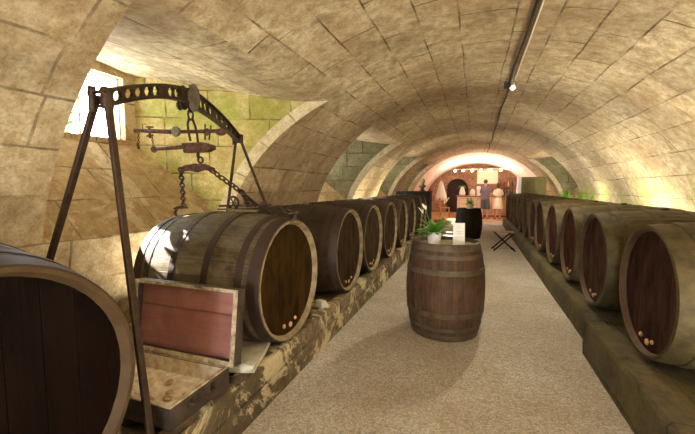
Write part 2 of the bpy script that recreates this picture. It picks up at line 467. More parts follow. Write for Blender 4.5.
def grid_patch(bm, P, nu, nv, uvf, mat=0):
    uvl = bm.loops.layers.uv.verify()
    vs = [[bm.verts.new(P(u/nu, v/nv)) for v in range(nv+1)] for u in range(nu+1)]
    for i in range(nu):
        for j in range(nv):
            idx = [(i,j),(i+1,j),(i+1,j+1),(i,j+1)]
            f = bm.faces.new([vs[a][c] for a, c in idx]); f.material_index = mat; f.smooth = True
            for lp, (a, c) in zip(f.loops, idx): lp[uvl].uv = uvf(a/nu, c/nv)

SILL_O, CEIL_O = 2.05, 2.86
def opening(side, zn, zf, idx, window=True, wz=None):
    lerp = lambda a, b, t: a+(b-a)*t
    zfo = zfar(zf, OUT); zno = zn
    def prof(t):
        th = T_of(HS)+(T_of(HT)-T_of(HS))*t
        return A_*math.cos(th), H0+B_*math.sin(th)
    # far jamb (splayed) and near jamb
    for nm, zfun in (('far', lambda X: zfar(zf, X)), ('near', lambda X: znear(zn, X))):
        bm = bmesh.new()
        def P(u, v):
            X0, h0 = prof(v); X = lerp(X0, OUT+.02, u); h = lerp(h0, lerp(SILL_O, CEIL_O, v), u)
            return (side*X, zfun(X), h)
        grid_patch(bm, P, 14, 12, lambda u, v: (P(u, v)[0]*1.1, P(u, v)[2]))
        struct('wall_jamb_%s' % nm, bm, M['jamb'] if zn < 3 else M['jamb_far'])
        if nm == 'far':
            # ring of pale wedge stones along the arris
            bm = bmesh.new()
            def Q(u, v):
                X0, h0 = prof(v); nx, nh = (X0/A_**2), ((h0-H0)/B_**2); l = math.hypot(nx, nh); nx /= l; nh /= l
                w = .13*u
                X = X0 + nx*w; h = h0 + nh*w
                return (side*X, zfun(X) - .012, h)
            grid_patch(bm, Q, 3, 24, lambda u, v: (v*2.3+.1, u*.2+.3))
            struct('trim_%d' % (idx+10), bm, M['voussoir'])
    # ceiling of the window bay, bellied a little
    bm = bmesh.new()
    def Cc(u, v):
        X = lerp(XT, OUT+.02, u); h = lerp(HT, CEIL_O, u) - .55*u*(1-u)**3
        z = lerp(znear(zn, X), zfar(zf, X), v)
        return (side*X, z, h + .05*math.sin(PI*v)*u)
    grid_patch(bm, Cc, 14, 14, lambda u, v: (Cc(u, v)[1], Cc(u, v)[0]*1.02))
    struct('ceiling', bm, M['vault'])
    # sloping sill
    bm = bmesh.new()
    XS = ell_x(HS)
    def Sl(u, v):
        X = lerp(XS, OUT+.02, u); h = lerp(HS, SILL_O, u)
        return (side*X, lerp(znear(zn, X), zfar(zf, X), v), h)
    grid_patch(bm, Sl, 10, 14, lambda u, v: (Sl(u, v)[1], u*1.3))
    struct('wall_sill', bm, M['sill'])
    # outer wall around the window
    bm = bmesh.new(); uvl = bm.loops.layers.uv.verify()
    y0, y1 = zno-.3, zfo+.3; T = .22
    if window:
        a, c = wz; h0, h1 = 2.08, 2.80
        parts = [((OUT, y0, 1.6), (OUT+T, a, 3.2)), ((OUT, c, 1.6), (OUT+T, y1, 3.2)), ((OUT, a, 1.6), (OUT+T, c, h0)), ((OUT, a, h1), (OUT+T, c, 3.2))]
    else: parts = [((OUT, y0, 1.0), (OUT+T, y1, 3.2))]
    for lo, hi in parts:
        lo = (lo[0]*side, lo[1], lo[2]); hi = (hi[0]*side, hi[1], hi[2])
        l2 = tuple(min(p, q) for p, q in zip(lo, hi)); h2 = tuple(max(p, q) for p, q in zip(lo, hi))
        for f in box(bm, l2, h2):
            for lp in f.loops: lp[uvl].uv = (lp.vert.co.y, lp.vert.co.z)
    struct('wall_outer', bm, M['sill'])
    if window:
        bm = bmesh.new(); xo = side*(OUT+.1)
        fr = .015
        for (p, q) in (((a, h0), (a+fr, h1)), ((c-fr, h0), (c, h1)), ((a, h0), (c, h0+fr)), ((a, h1-fr), (c, h1))):
            box(bm, (xo-.02, p[0], p[1]), (xo+.02, q[0], q[1]))
        for k in (1, 2):
            y = a+(c-a)*k/3; box(bm, (xo-.015, y-.01, h0), (xo+.015, y+.01, h1))
        w = struct('window_%d' % idx, bm, M['conduit'])
        bm = bmesh.new(); box(bm, (xo-.003, a+.02, h0+.02), (xo+.003, c-.02, h1-.02))
        mesh_obj('window_pane', bm, M['pane'], w)
for i, (zn, zf) in enumerate(L_OPEN):
    zo = zfar(zf, OUT)
    opening(-1, zn, zf, i+1, True, (zn+.10, zo-.14))
for i, (zn, zf) in enumerate(R_OPEN):
    opening(1, zn, zf, 8+i, False)

# floor
bm = bmesh.new()
n = 40
grid_patch(bm, lambda u, v: (-3.3+6.6*u, -4.2+20.1*v, .004*math.sin(u*31)*math.sin(v*47)), 30, 90, lambda u, v: (u, v))
struct('floor', bm, M['gravel'])

# stone ledges carrying the barrels
def ledge(name, segs, mat):
    bm = bmesh.new(); uvl = bm.loops.layers.uv.verify()
    for (x0, x1, y0, y1, h) in segs:
        n = max(6, int((y1-y0)/.12)); s = 1 if x1 > x0 else -1
        prof = [(0, 0), (0, .33), (0, .66), (0, .93), (.03, 1.0), (.15, 1.0), (.3, 1.0), (1, 1.0)]
        rows = []
        for j in range(n+1):
            y = y0+(y1-y0)*j/n; row = []
            for pi_, (u, w) in enumerate(prof):
                jit = (random.random()-.5)*.022 if 0 < pi_ < 6 else 0
                x = x0 + (u*(x1-x0)) + s*jit; z = w*h + (jit*.35 if w > .9 else 0)
                if pi_ == 0: z = -.02
                row.append(bm.verts.new((x, y, z)))
            rows.append(row)
        for j in range(n):
            for k in range(len(prof)-1):
                f = bm.faces.new((rows[j][k], rows[j+1][k], rows[j+1][k+1], rows[j][k+1])); f.smooth = k != 3
        for row in (rows[0], rows[-1]):
            low = bm.verts.new((x1, row[0].co.y, -.02)); bm.faces.new(row+[low])
    for f in bm.faces:
        for lp in f.loops:
            c = lp.vert.co; lp[uvl].uv = (c.y, c.z + abs(c.x))
    return struct(name, bm, mat)
ledge('trim_1', [(-1.335, -3.08, -3.9, 1.2, .25), (-1.335, -3.08, 1.2, 11.6, .268), (-1.325, -1.43, -3.9, 11.6, .322)], M['ledge'])
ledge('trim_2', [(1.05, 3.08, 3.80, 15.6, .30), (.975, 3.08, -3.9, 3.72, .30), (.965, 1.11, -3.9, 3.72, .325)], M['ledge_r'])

# end of the vault: transverse ring, bar room vault, end wall
bm = bmesh.new(); uvl = bm.loops.layers.uv.verify()
a2, b2 = 2.72, 2.16
NP = 40
def arcp(a, b, k, n=NP):
    t = -PI*.0 + PI*k/n; return a*math.cos(t), H0+b*math.sin(t)
def ringface(y, a, b, ao, bo):
    for k in range(NP):
        p = [arcp(a, b, k), arcp(a, b, k+1), arcp(ao, bo, k+1), arcp(ao, bo, k)]
        f = bm.faces.new([bm.verts.new((x, y, h)) for x, h in p])
        for lp in f.loops: lp[uvl].uv = (lp.vert.co.x, lp.vert.co.z)
    for s in (-1, 1):
        f = bm.faces.new([bm.verts.new(v) for v in ((s*a, y, 0), (s*ao, y, 0), (s*ao, y, H0), (s*a, y, H0))])
        for lp in f.loops: lp[uvl].uv = (lp.vert.co.x, lp.vert.co.z)
def sweep(a, b, y0, y1, a1=None, b1=None):
    a1 = a1 or a; b1 = b1 or b; Pb = [(a1, 0)] + [arcp(a1, b1, k) for k in range(NP+1)] + [(-a1, 0)]
    P = [(a, 0)] + [arcp(a, b, k) for k in range(NP+1)] + [(-a, 0)]
    s = 0
    for k in range(len(P)-1):
        d = math.dist(P[k], P[k+1])
        vs = [bm.verts.new((P[k][0], y0, P[k][1])), bm.verts.new((P[k+1][0], y0, P[k+1][1])), bm.verts.new((Pb[k+1][0], y1, Pb[k+1][1])), bm.verts.new((Pb[k][0], y1, Pb[k][1]))]
        f = bm.faces.new(vs); f.smooth = True
        for lp, q in zip(f.loops, ((y0, s), (y0, s+d), (y1, s+d), (y1, s))): lp[uvl].uv = q
        s += d
sweep(3.06, 2.56, Z1-.02, 19.2, a2, b2); sweep(a2, b2, 19.2, 21.2)
bmesh.ops.remove_doubles(bm, verts=bm.verts, dist=.0005)
struct('ceiling', bm, M['plaster'])

YE = 20.6
bm = bmesh.new(); uvl = bm.loops.layers.uv.verify()
dc, dw, dh = -.97, .58, 1.42      # door centre, half width, spring height
def endface():
    # strips across x, with door cut out
    xs = sorted(set([-2.9+5.8*k/58 for k in range(59)] + [dc-dw, dc+dw]))
    for x0, x1 in zip(xs, xs[1:]):
        xm = (x0+x1)/2
        def dtop(x): return dh + math.sqrt(max(0, dw*dw-(x-dc)**2)) if abs(x-dc) <= dw+1e-6 else 0
        inside = abs(xm-dc) < dw
        lo0, lo1 = (dtop(x0), dtop(x1)) if inside else (0, 0)
        f = bm.faces.new([bm.verts.new(p) for p in ((x0, YE, lo0), (x1, YE, lo1), (x1, YE, 2.9), (x0, YE, 2.9))])
        if inside:
            f = bm.faces.new([bm.verts.new(p) for p in ((x0, YE, lo0), (x1, YE, lo1), (x1, YE+.5, lo1), (x0, YE+.5, lo0))])
    for s in (-1, 1):
        bm.faces.new([bm.verts.new(p) for p in ((dc+s*dw, YE, 0), (dc+s*dw, YE+.5, 0), (dc+s*dw, YE+.5, dh), (dc+s*dw, YE, dh))])
    for f in bm.faces:
        for lp in f.loops: lp[uvl].uv = (lp.vert.co.x+lp.vert.co.y, lp.vert.co.z)
endface()
struct('wall_back', bm, M['barwall'])
bm = bmesh.new(); box(bm, (dc-dw-.1, YE+.5, 0), (dc+dw+.1, YE+.6, 2.3)); struct('wall_beyond_door', bm, M['void'])  # backing panel; the dark beyond the gate is put into its colour
# barred gate in the doorway
bm = bmesh.new()
for k in range(9):
    x = dc-dw+.06+k*(2*dw-.12)/8; top = dh+math.sqrt(max(0, dw*dw-(x-dc)**2))
    tube(bm, [(x, YE+.1, .15), (x, YE+.1, top-.01)], .014, 6)
for z in (.35, .9, 1.42): box(bm, (dc-dw, YE+.08, z-.02), (dc+dw, YE+.12, z+.02))
door = struct('door_1', bm, M['grille'])
bm = bmesh.new(); box(bm, (dc-.03, YE+.04, .95), (dc+.03, YE+.08, 1.1)); mesh_obj('lock', bm, M['iron'], door)
# raised floor of the bar
bm = bmesh.new(); box(bm, (-3.1, 15.9, -.02), (3.1, 21.1, .14)); struct('floor', bm, M['barfloor'])
bm = bmesh.new(); box(bm, (-1.33, 15.82, -.02), (1.05, 15.92, .143)); bevel_all(bm, .01); struct('trim_3', bm, M['stepwhite'])

# unseen wall behind the camera, its doorway added to let in fill daylight
bm = bmesh.new(); uvl = bm.loops.layers.uv.verify()
for lo, hi in (((-3.4, -4.3, 0), (-.8, -4.0, 3.4)), ((.5, -4.3, 0), (3.4, -4.0, 3.4)), ((-.8, -4.3, 2.1), (.5, -4.0, 3.4))):
    for f in box(bm, lo, hi):
        for lp in f.loops: lp[uvl].uv = (lp.vert.co.x, lp.vert.co.z)
struct('wall_front', bm, M['vault'])
# ground outside the windows (above the cellar)
# ------------------------------------------------------------------ barrels
def barrel_profile(L, rh, rb, n=28):
    return [(-L/2 + L*k/n, rb - (rb-rh)*abs(2*k/n-1)**2.0) for k in range(n+1)]
def make_barrel(name, label, L, rh, rb, wood, head, chime, hoopm, hoops, upright=False, group=None, staves=30, plugs=True, plank_w=.11, head_back=None, cat='barrel'):
    """axis along local x, origin under the belly; upright: along z from base"""
    root = thing(name, label, cat, group=group)
    def orient(bm):
        if upright:
            Mx = Matrix.Translation((0, 0, L/2)) @ Matrix.Rotation(-PI/2, 4, 'Y')
        else: Mx = Matrix.Translation((0, 0, rb))
        bmesh.ops.transform(bm, matrix=Mx, verts=bm.verts)
    seg = staves*4; ct = .022; rec = .038
    prof = barrel_profile(L, rh, rb)
    bm = bmesh.new(); uvl = bm.loops.layers.uv.verify()
    full = [(L/2*-1+rec, rh-ct-.012)] + [(-L/2, rh-ct+.006)] + prof + [(L/2, rh-ct+.006)] + [(L/2-rec, rh-ct-.012)]
    rings = []
    for x, r in full:
        ring = []
        for k in range(seg):
            a = 2*PI*k/seg
            g = .9965 if k % 4 == 0 else 1.0
            # each stave slightly flat
            ring.append(bm.verts.new((x, r*g*math.cos(a), r*g*math.sin(a))))
        rings.append(ring)
    for i in range(len(rings)-1):
        for k in range(seg):
            f = bm.faces.new((rings[i][k], rings[i+1][k], rings[i+1][(k+1)%seg], rings[i][(k+1)%seg]))
            ks = (k, k, k+1, k+1); xs = (full[i][0], full[i+1][0], full[i+1][0], full[i][0])
            for lp, kk, xx in zip(f.loops, ks, xs): lp[uvl].uv = (kk/4, xx)
            f.material_index = 1 if (i <= 1 or i >= len(rings)-3) else 0
            f.smooth = 2 <= i <= len(rings)-4
    orient(bm); mesh_obj('staves', bm, [wood, chime], root)
    for s, hm in ((1, head), (-1, head_back or head)):
        bm = bmesh.new(); uvl = bm.loops.layers.uv.verify(); R_ = rh-ct-.008; xh = s*(L/2-rec)
        nn = 48
        vs = [bm.verts.new((xh, R_*math.cos(2*PI*k/nn), R_*math.sin(2*PI*k/nn))) for k in range(nn)]
        v2 = [bm.verts.new((xh-s*.025, R_*math.cos(2*PI*k/nn), R_*math.sin(2*PI*k/nn))) for k in range(nn)]
        bm.faces.new(vs if s > 0 else vs[::-1]); bm.faces.new(v2[::-1] if s > 0 else v2)
        for k in range(nn): bm.faces.new((vs[k], vs[(k+1)%nn], v2[(k+1)%nn], v2[k]) if s < 0 else (v2[k], v2[(k+1)%nn], vs[(k+1)%nn], vs[k]))
        for f in bm.faces:
            for lp in f.loops: c = lp.vert.co; lp[uvl].uv = (c.y/plank_w + 20.5, c.z)
        orient(bm); h = mesh_obj('head', bm, hm, root)
        if s > 0 and plugs:
            for (yy, zz, rr) in ((.02, -.80, .022), (-.16, -.76, .018), (.16, -.74, .015)):
                bm = bmesh.new()
                lathe(bm, [(0, .012), (rr*.7, .012), (rr, .006), (rr, -.002), (0, -.002)][::-1], 12, 'x', center=(xh, yy*rh*1.2, zz*rh))
                orient(bm); mesh_obj('plug', bm, M['wax'], h, smooth=True)
    def rad(x): return rb - (rb-rh)*abs(2*x/L)**2.0
    for (c, w) in hoops:
        for s in (1, -1):
            x0 = s*c*L/2
            x0 = max(-L/2+w/2+.006, min(L/2-w/2-.006, x0))
            bm = bmesh.new()
            p = []
            for k in range(5):
                x = x0 - w/2 + w*k/4; p.append((rad(x)+.0055, x))
            for k in range(4, -1, -1):
                x = x0 - w/2 + w*k/4; p.append((rad(x)-.002, x))
            lathe(bm, p, 72, 'x', closed=True)
            # rivet
            for dz in (-.3, .3):
                a = 2.2*s + c*3
                lathe(bm, [(0, -.004), (.008, -.003), (.008, .002), (0, .003)], 6, 'x', center=(x0+dz*w, (rad(x0)+.007)*math.cos(a), (rad(x0)+.007)*math.sin(a)))
            orient(bm); mesh_obj('hoop', bm, hoopm, root, autosmooth=40)
    if not upright and plugs:
        bm = bmesh.new(); lathe(bm, [(0, rb-.01), (.03, rb-.01), (.034, rb+.018), (.03, rb+.024), (0, rb+.024)], 14, 'z')
        orient(bm); mesh_obj('bung', bm, chime, root, smooth=True)
    return root

HO = [(.97, .085), (.72, .05), (.26, .055)]
BL, RH, RB = 1.14, .467, .520
XL = -1.34
LZ = [.575, 2.47, 3.88, 4.93, 6.04, 7.16, 8.24, 9.3, 10.36]
LBL = ['big dark barrel in the left foreground, its near-black end cut off by the frame',
 'grey-topped lying barrel under the iron weighing frame, its ends held by chains',
 'brown lying barrel on the left ledge, next behind the chained barrel',
 'lying barrel on the left ledge, second behind the chained barrel',
 'lying barrel on the left ledge, third behind the chained barrel',
 'lying barrel on the left ledge, fourth behind the chained barrel',
 'lying barrel on the left ledge, third from the far end of its row',
 'lying barrel on the left ledge, last but one before the dark cabinet',
 'last lying barrel of the left row, beside the tall dark cabinet']
gL = 'wine barrels lying on the left ledge'; gR = 'wine barrels lying on the right ledge'
zL = .278
xc = XL - BL/2
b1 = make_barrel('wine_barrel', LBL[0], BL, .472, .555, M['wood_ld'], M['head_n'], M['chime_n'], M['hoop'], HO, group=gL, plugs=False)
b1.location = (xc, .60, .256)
b2 = make_barrel('wine_barrel', LBL[1], BL, RH, RB, M['wood_l'], M['head_l'], M['chime'], M['hoop'], HO, group=gL)
b2.location = (xc, LZ[1], zL)
b3 = make_barrel('wine_barrel', LBL[2], BL, RH, RB, M['wood_ld'], M['head_l'], M['chime'], M['hoop'], HO, group=gL)
b3.location = (xc, LZ[2], zL)
for i in range(3, len(LZ)):
    k = 1 + random.uniform(-.008, .004)
    dup(b3, (xc+random.uniform(-.02, .02), LZ[i], zL), (0, 0, random.uniform(-.02, .02)), LBL[i], gL, (k, k, k))
XR = 1.12
RZ = [3.0, 4.16, 5.22, 6.28, 7.34, 8.40, 9.46, 10.52, 11.58, 12.64, 13.7, 14.76]
RHR, RBR = .45, .50
RBL = ['large lying barrel at the right edge, nearest of the right row',
 'lying barrel on the right ledge, next behind the nearest one', 'lying barrel on the right ledge, third from the camera',
 'lying barrel on the right ledge, fourth from the camera', 'lying barrel on the right ledge, fifth from the camera',
 'lying barrel on the right ledge, sixth from the camera', 'lying barrel on the right ledge, seventh, beside the folding stool',
 'lying barrel on the right ledge, next behind the one beside the folding stool', 'lying barrel on the right ledge, fourth from the far end',
 'lying barrel on the right ledge, third from the far end', 'lying barrel on the right ledge, last but one towards the bar',
 'last lying barrel of the right row, nearest the bar']
zR = .304
xcr = XR + BL/2
r1 = make_barrel('wine_barrel', RBL[0], BL, RHR, RBR, M['wood_r'], M['head_r'], M['chime_n'], M['hoop_o'], HO, group=gR)
r1.location = (xcr, RZ[0], zR); r1.rotation_euler = (0, 0, PI)
for i in range(1, len(RZ)):
    k = 1 + random.uniform(-.008, .004)
    dup(r1, (xcr+random.uniform(-.02, .02), RZ[i], zR), (0, 0, PI+random.uniform(-.02, .02)), RBL[i], gR, (k, k, k))
# standing barrels
s1 = make_barrel('standing_barrel', 'upright brown oak barrel on the gravel carrying a potted plant and a card', .965, .335, .405, M['wood_c'], M['head_c'], M['hoop_g'], M['hoop_g'],
                 [(.965, .06), (.74, .04), (.44, .05)], upright=True, staves=24, plugs=False, plank_w=.09, head_back=M['head_c'])
s1.location = (-.285, 3.88, 0)
s2 = make_barrel('standing_barrel', 'upright blackened barrel in mid aisle in front of the bar', .90, .33, .39, M['wood_k'], M['wood_k'], M['wood_k'], M['wood_k'],
                 [(.96, .055), (.70, .045), (.36, .045)], upright=True, staves=24, plugs=False, plank_w=.09)
s2.location = (-.18, 11.4, 0)

# wooden chocks and loose slabs on the ledge
def chock(loc, size, rot, label, mat, name='wooden_chock', cat='chock'):
    bm = bmesh.new(); a, b_, c = size
    vs = [bm.verts.new(p) for p in ((0,0,0),(a,0,0),(a,b_,0),(0,b_,0),(0,0,c),(a*.55,0,c),(a*.55,b_,c),(0,b_,c))]
    for f in ((0,3,2,1),(4,5,6,7),(0,1,5,4),(1,2,6,5),(2,3,7,6),(3,0,4,7)): bm.faces.new([vs[i] for i in f])
    bevel_all(bm, .006)
    o = mesh_obj(name, bm, mat); o.location = loc; o.rotation_euler = (0, 0, rot); return tag(o, label, cat)
chock((-1.40, 3.16, .323), (.11, .09, .075), 1.2, 'small wooden wedge on the left ledge beside the barrel behind the chained one', M['chalk'])
chock((-1.44, 2.86, .323), (.07, .05, .14), .3, 'dark upright wedge propping the right flank of the chained barrel', M['case_dark'])
bm = bmesh.new()
for k, (dx, dy, s, r) in enumerate(((0, 0, 1, .3),)):
    Mx = Matrix.Rotation(r, 4, 'Z') @ Matrix.Rotation(.05, 4, 'X')
    box(bm, (-.11, -.20, 0), (.10, .18, .03), M=Mx)
bmesh.ops.subdivide_edges(bm, edges=list(bm.edges), cuts=2)
for v in bm.verts: v.co += Vector((random.uniform(-1,1), random.uniform(-1,1), random.uniform(-.3,.3)))*.012
o = mesh_obj('stone_slab', bm, M['chalk']); o.location = (-1.47, 2.05, .335); tag(o, 'flat pale stone slab lying on the left ledge between case and chained barrel', 'stone')
bm = bmesh.new(); bmesh.ops.create_icosphere(bm, subdivisions=2, radius=.05)
for v in bm.verts: v.co = Vector((v.co.x*1.3, v.co.y, v.co.z*.6)) + Vector((random.uniform(-1,1),)*3)*.006
o = mesh_obj('stone', bm, M['chalk']); o.location = (-1.385, 1.90, .355); tag(o, 'small rounded stone on the ledge in front of the flat slab', 'stone')

# ------------------------------------------------------------------ open case
case = thing('wooden_case', 'open shallow wooden case with faded pink lid lining, on the left ledge', 'case', (0, 0, .325))
cx0, cx1, cy0, cy1, ch = -2.16, -1.375, 1.275, 1.715, .115
t = .018
bm = bmesh.new()
box(bm, (cx0, cy0, 0), (cx1, cy0+t, ch)); box(bm, (cx0, cy1-t, 0), (cx1, cy1, ch))
box(bm, (cx0, cy0+t, 0), (cx0+t, cy1-t, ch)); box(bm, (cx1-t, cy0+t, 0), (cx1, cy1-t, ch)); box(bm, (cx0+t, cy0+t, 0), (cx1-t, cy1-t, .012))
mesh_obj('tray', bm, M['case_dark'], case)
bm = bmesh.new()
for lo, hi in (((cx0+t, cy0+t, .012), (cx1-t, cy1-t, .016)), ((cx0+t, cy0+t, .016), (cx1-t, cy0+t+.004, ch-.004)), ((cx0+t, cy1-t-.004, .016), (cx1-t, cy1-t, ch-.004)),
               ((cx0+t, cy0+t+.004, .016), (cx0+t+.004, cy1-t-.004, ch-.004)), ((cx1-t-.004, cy0+t+.004, .016), (cx1-t, cy1-t-.004, ch-.004))): box(bm, lo, hi)
mesh_obj('tray_lining', bm, M['case_in'], case)
bm = bmesh.new()
for lo, hi in (((cx0, cy0, ch), (cx1, cy0+t, ch+.008)), ((cx0, cy1-t, ch), (cx1, cy1, ch+.008)), ((cx0, cy0+t, ch), (cx0+t, cy1-t, ch+.008)), ((cx1-t, cy0+t, ch), (cx1, cy1-t, ch+.008))): box(bm, lo, hi)
mesh_obj('tray_rim', bm, M['case_rim'], case)
bm = bmesh.new(); box(bm, (-1.80, cy0+.03, .016), (-1.765, cy1-.1, .075)); box(bm, (-1.765, cy0+.12, .016), (-1.70, cy0+.17, .06)); mesh_obj('divider', bm, M['case_in'], case)
# lid, standing open
lid_h = .455; ly = cy1-.012; lx0, lx1 = cx0, cx1+.045
Ml = Matrix.Translation((0, ly, ch+.012)) @ Matrix.Rotation(math.radians(-8), 4, 'X')
bm = bmesh.new(); e = .028; d = .07
box(bm, (lx0, 0, 0), (lx1, d, .02), M=Ml); box(bm, (lx0, 0, lid_h-.02), (lx1, d, lid_h), M=Ml)
box(bm, (lx0, 0, .02), (lx0+.02, d, lid_h-.02), M=Ml); box(bm, (lx1-.02, 0, .02), (lx1, d, lid_h-.02), M=Ml); box(bm, (lx0+.02, d-.012, .02), (lx1-.02, d, lid_h-.02), M=Ml)
lid = mesh_obj('lid', bm, M['case_dark'], case)
bm = bmesh.new()
box(bm, (lx0, -.006, 0), (lx1, 0, e), M=Ml); box(bm, (lx0, -.006, lid_h-.02), (lx1, 0, lid_h), M=Ml)
box(bm, (lx0, -.006, e), (lx0+e, 0, lid_h-.02), M=Ml); box(bm, (lx1-e, -.006, e), (lx1, 0, lid_h-.02), M=Ml)
mesh_obj('lid_rim', bm, M['case_rim'], lid)
bm = bmesh.new(); uvl = bm.loops.layers.uv.verify(); fs = box(bm, (lx0+.02, d-.02, .02), (lx1-.02, d-.013, lid_h-.02))
for f in fs:
    for lp in f.loops: lp[uvl].uv = (lp.vert.co.z/.36+.2, lp.vert.co.x)
bmesh.ops.transform(bm, matrix=Ml, verts=bm.verts)
mesh_obj('lid_lining', bm, M['pink'], lid)
bm = bmesh.new()
box(bm, (-1.655, -.010, lid_h-.012), (-1.60, -.004, lid_h+.004), M=Ml)
tube(bm, [Ml @ Vector((-1.63, -.012, lid_h-.02)), Ml @ Vector((-1.67, -.03, lid_h-.06)), Ml @ Vector((-1.70, -.03, lid_h-.075))], [.012, .009, .003], 6, flat=(1, .4))
mesh_obj('latch', bm, M['steel'], lid)
for yy in (1.40, 1.60):
    pass
bm = bmesh.new()
hx = cx1+.012
tube(bm, [(cx1, 1.40, .075), (hx+.012, 1.405, .07), (hx+.018, 1.44, .058), (hx+.018, 1.53, .058), (hx+.012, 1.565, .07), (cx1, 1.57, .075)], .006, 8)
for y in (1.40, 1.57): box(bm, (cx1, y-.015, .055), (cx1+.006, y+.015, .095))
mesh_obj('carry_handle', bm, M['iron'], case)
# rubble lying in the case
for k, (x, y, s) in enumerate(((-1.58, 1.45, .020), (-1.62, 1.50, .016), (-1.50, 1.60, .013), (-1.66, 1.40, .024), (-1.53, 1.52, .010), (-1.70, 1.58, .02))):
    bm = bmesh.new(); bmesh.ops.create_icosphere(bm, subdivisions=2, radius=s)
    for v in bm.verts: v.co = Vector((v.co.x*1.4, v.co.y, v.co.z*.7)) + Vector([random.uniform(-1,1) for _ in range(3)])*s*.12
    o = mesh_obj('plaster_crumb', bm, M['rubble']); o.location = (x, y, .325+.016+s*.75)
    o.rotation_euler = (0, 0, k)
    tag(o, 'pale plaster crumbs lying on the floor of the open case', 'rubble', 'plaster crumbs in the open case')

# ------------------------------------------------------------------ iron weighing frame
P0 = Vector((-1.745, 1.295, 1.955)); P1 = Vector((-2.33, 3.16, 2.02))
D = (P1-P0); Ld = D.length; Dn = D.normalized(); Sd = Vector((Dn.y, -Dn.x, 0))     # side towards the aisle
fr = thing('weighing_frame', 'brown iron gallows frame with pierced arched beam on two A-shaped leg pairs', 'frame', (0, 0, 0))
SC = .45
def arch(s):
    u = s/SC*.5 if s < SC else .5+(s-SC)/(1-SC)*.5
    return (.20)*(1-abs(2*u-1)**1.7)
def beam_pt(s, h, w=0): return P0.lerp(P1, s) + Vector((0, 0, arch(s)+h)) + Sd*w
def hh(s): return .034 + .010*s/SC if s < SC else .034 + .022*(1-(s-SC)/(1-SC))
# web: strip mesh with lens-shaped holes punched out
holes = [.05, .10, .145, .19, .235, .325, .365, .52, .56, .60, .65, .72, .78, .84, .90, .95]
bm = bmesh.new()
def web(bm, w0, w1):
    hs = .018
    edges = sorted(set([0, 1] + [h-hs for h in holes] + [h+hs for h in holes]))
    edges = [e_ for e_ in edges if 0 <= e_ <= 1]
    for a, b_ in zip(edges, edges[1:]):
        mid = (a+b_)/2; ishole = any(abs(mid-h) < 1e-3 for h in holes)
        n = 8
        for i in range(n):
            s0, s1 = a+(b_-a)*i/n, a+(b_-a)*(i+1)/n
            def opening_h(s):
                if not ishole: return 0
                u = (s-mid)/(b_-mid); return .72*hh(s)*math.sqrt(max(0, 1-u*u))
            o0, o1 = opening_h(s0), opening_h(s1)
            strips = [(-hh(s0), -o0, -hh(s1), -o1), (o0, hh(s0), o1, hh(s1))]
            for q in strips:
                c = []
                for w in (w0, w1):
                    c += [beam_pt(s0, q[0], w), beam_pt(s1, q[2], w), beam_pt(s1, q[3], w), beam_pt(s0, q[1], w)]
                v = [bm.verts.new(x) for x in c]
                for f in ((0,1,2,3),(7,6,5,4),(0,4,5,1),(3,2,6,7)): bm.faces.new([v[j] for j in f])
web(bm, -.008, .008)
bmesh.ops.recalc_face_normals(bm, faces=bm.faces)
beam = mesh_obj('beam_web', bm, M['iron'], fr)
for sgn in (1, -1):
    bm = bmesh.new(); n = 40; prev = None
    for i in range(n+1):
        s = i/n; c = [bm.verts.new(beam_pt(s, sgn*hh(s)+dz, w)) for dz, w in ((-.007, -.026), (-.007, .026), (.007, .026), (.007, -.026))]
        if prev:
            for k in range(4): bm.faces.new((prev[k], prev[(k+1)%4], c[(k+1)%4], c[k]))
        else: bm.faces.new(c[::-1])
        prev = c
    bm.faces.new(prev)
    mesh_obj('beam_flange', bm, M['iron'], fr)
def leg(p, q, w=.034):
    bm = bmesh.new(); bar(bm, p, q, w, w*.7); bevel_all(bm, .004, 1); mesh_obj('leg', bm, M['iron'], fr)
    bm = bmesh.new(); bmesh.ops.create_cube(bm, size=1, matrix=Matrix.Translation(Vector(q)+Vector((0, 0, .006))) @ Matrix.Diagonal((.09, .07, .012, 1)))
    mesh_obj('foot', bm, M['iron'], fr)
leg(P0+Vector((.03, 0, .02)), (-1.41, 1.19, .325)); leg(P0+Vector((-.035, 0, .02)), (-2.60, 1.27, .325))
leg(P1+Vector((.02, 0, 0)), (-1.56, 3.14, .325), .03); leg(P1+Vector((-.03, 0, 0)), (-2.66, 3.16, .325), .03)
# caps on the two apexes
for P, k in ((P0, .8), (P1, .7)):
    bm = bmesh.new()
    lathe(bm, [(0, -.06*k), (.034*k, -.06*k), (.036*k, -.04*k), (.036*k, .055*k), (.03*k, .065*k), (0, .068*k)], 20, 'z', center=P+Vector((.028, -.0, 0)))
    mesh_obj('apex_cap', bm, M['iron'], fr, autosmooth=40)
    bm = bmesh.new()
    tube(bm, [P+Vector((-.045, -.02, -.06)), P+Vector((-.045, -.02, .06))], .022*k, 10); tube(bm, [P+Vector((-.07, -.02, .03)), P+Vector((.06, -.02, .03))], .012*k, 8)
    mesh_obj('clamp', bm, M['iron'], fr, autosmooth=40)
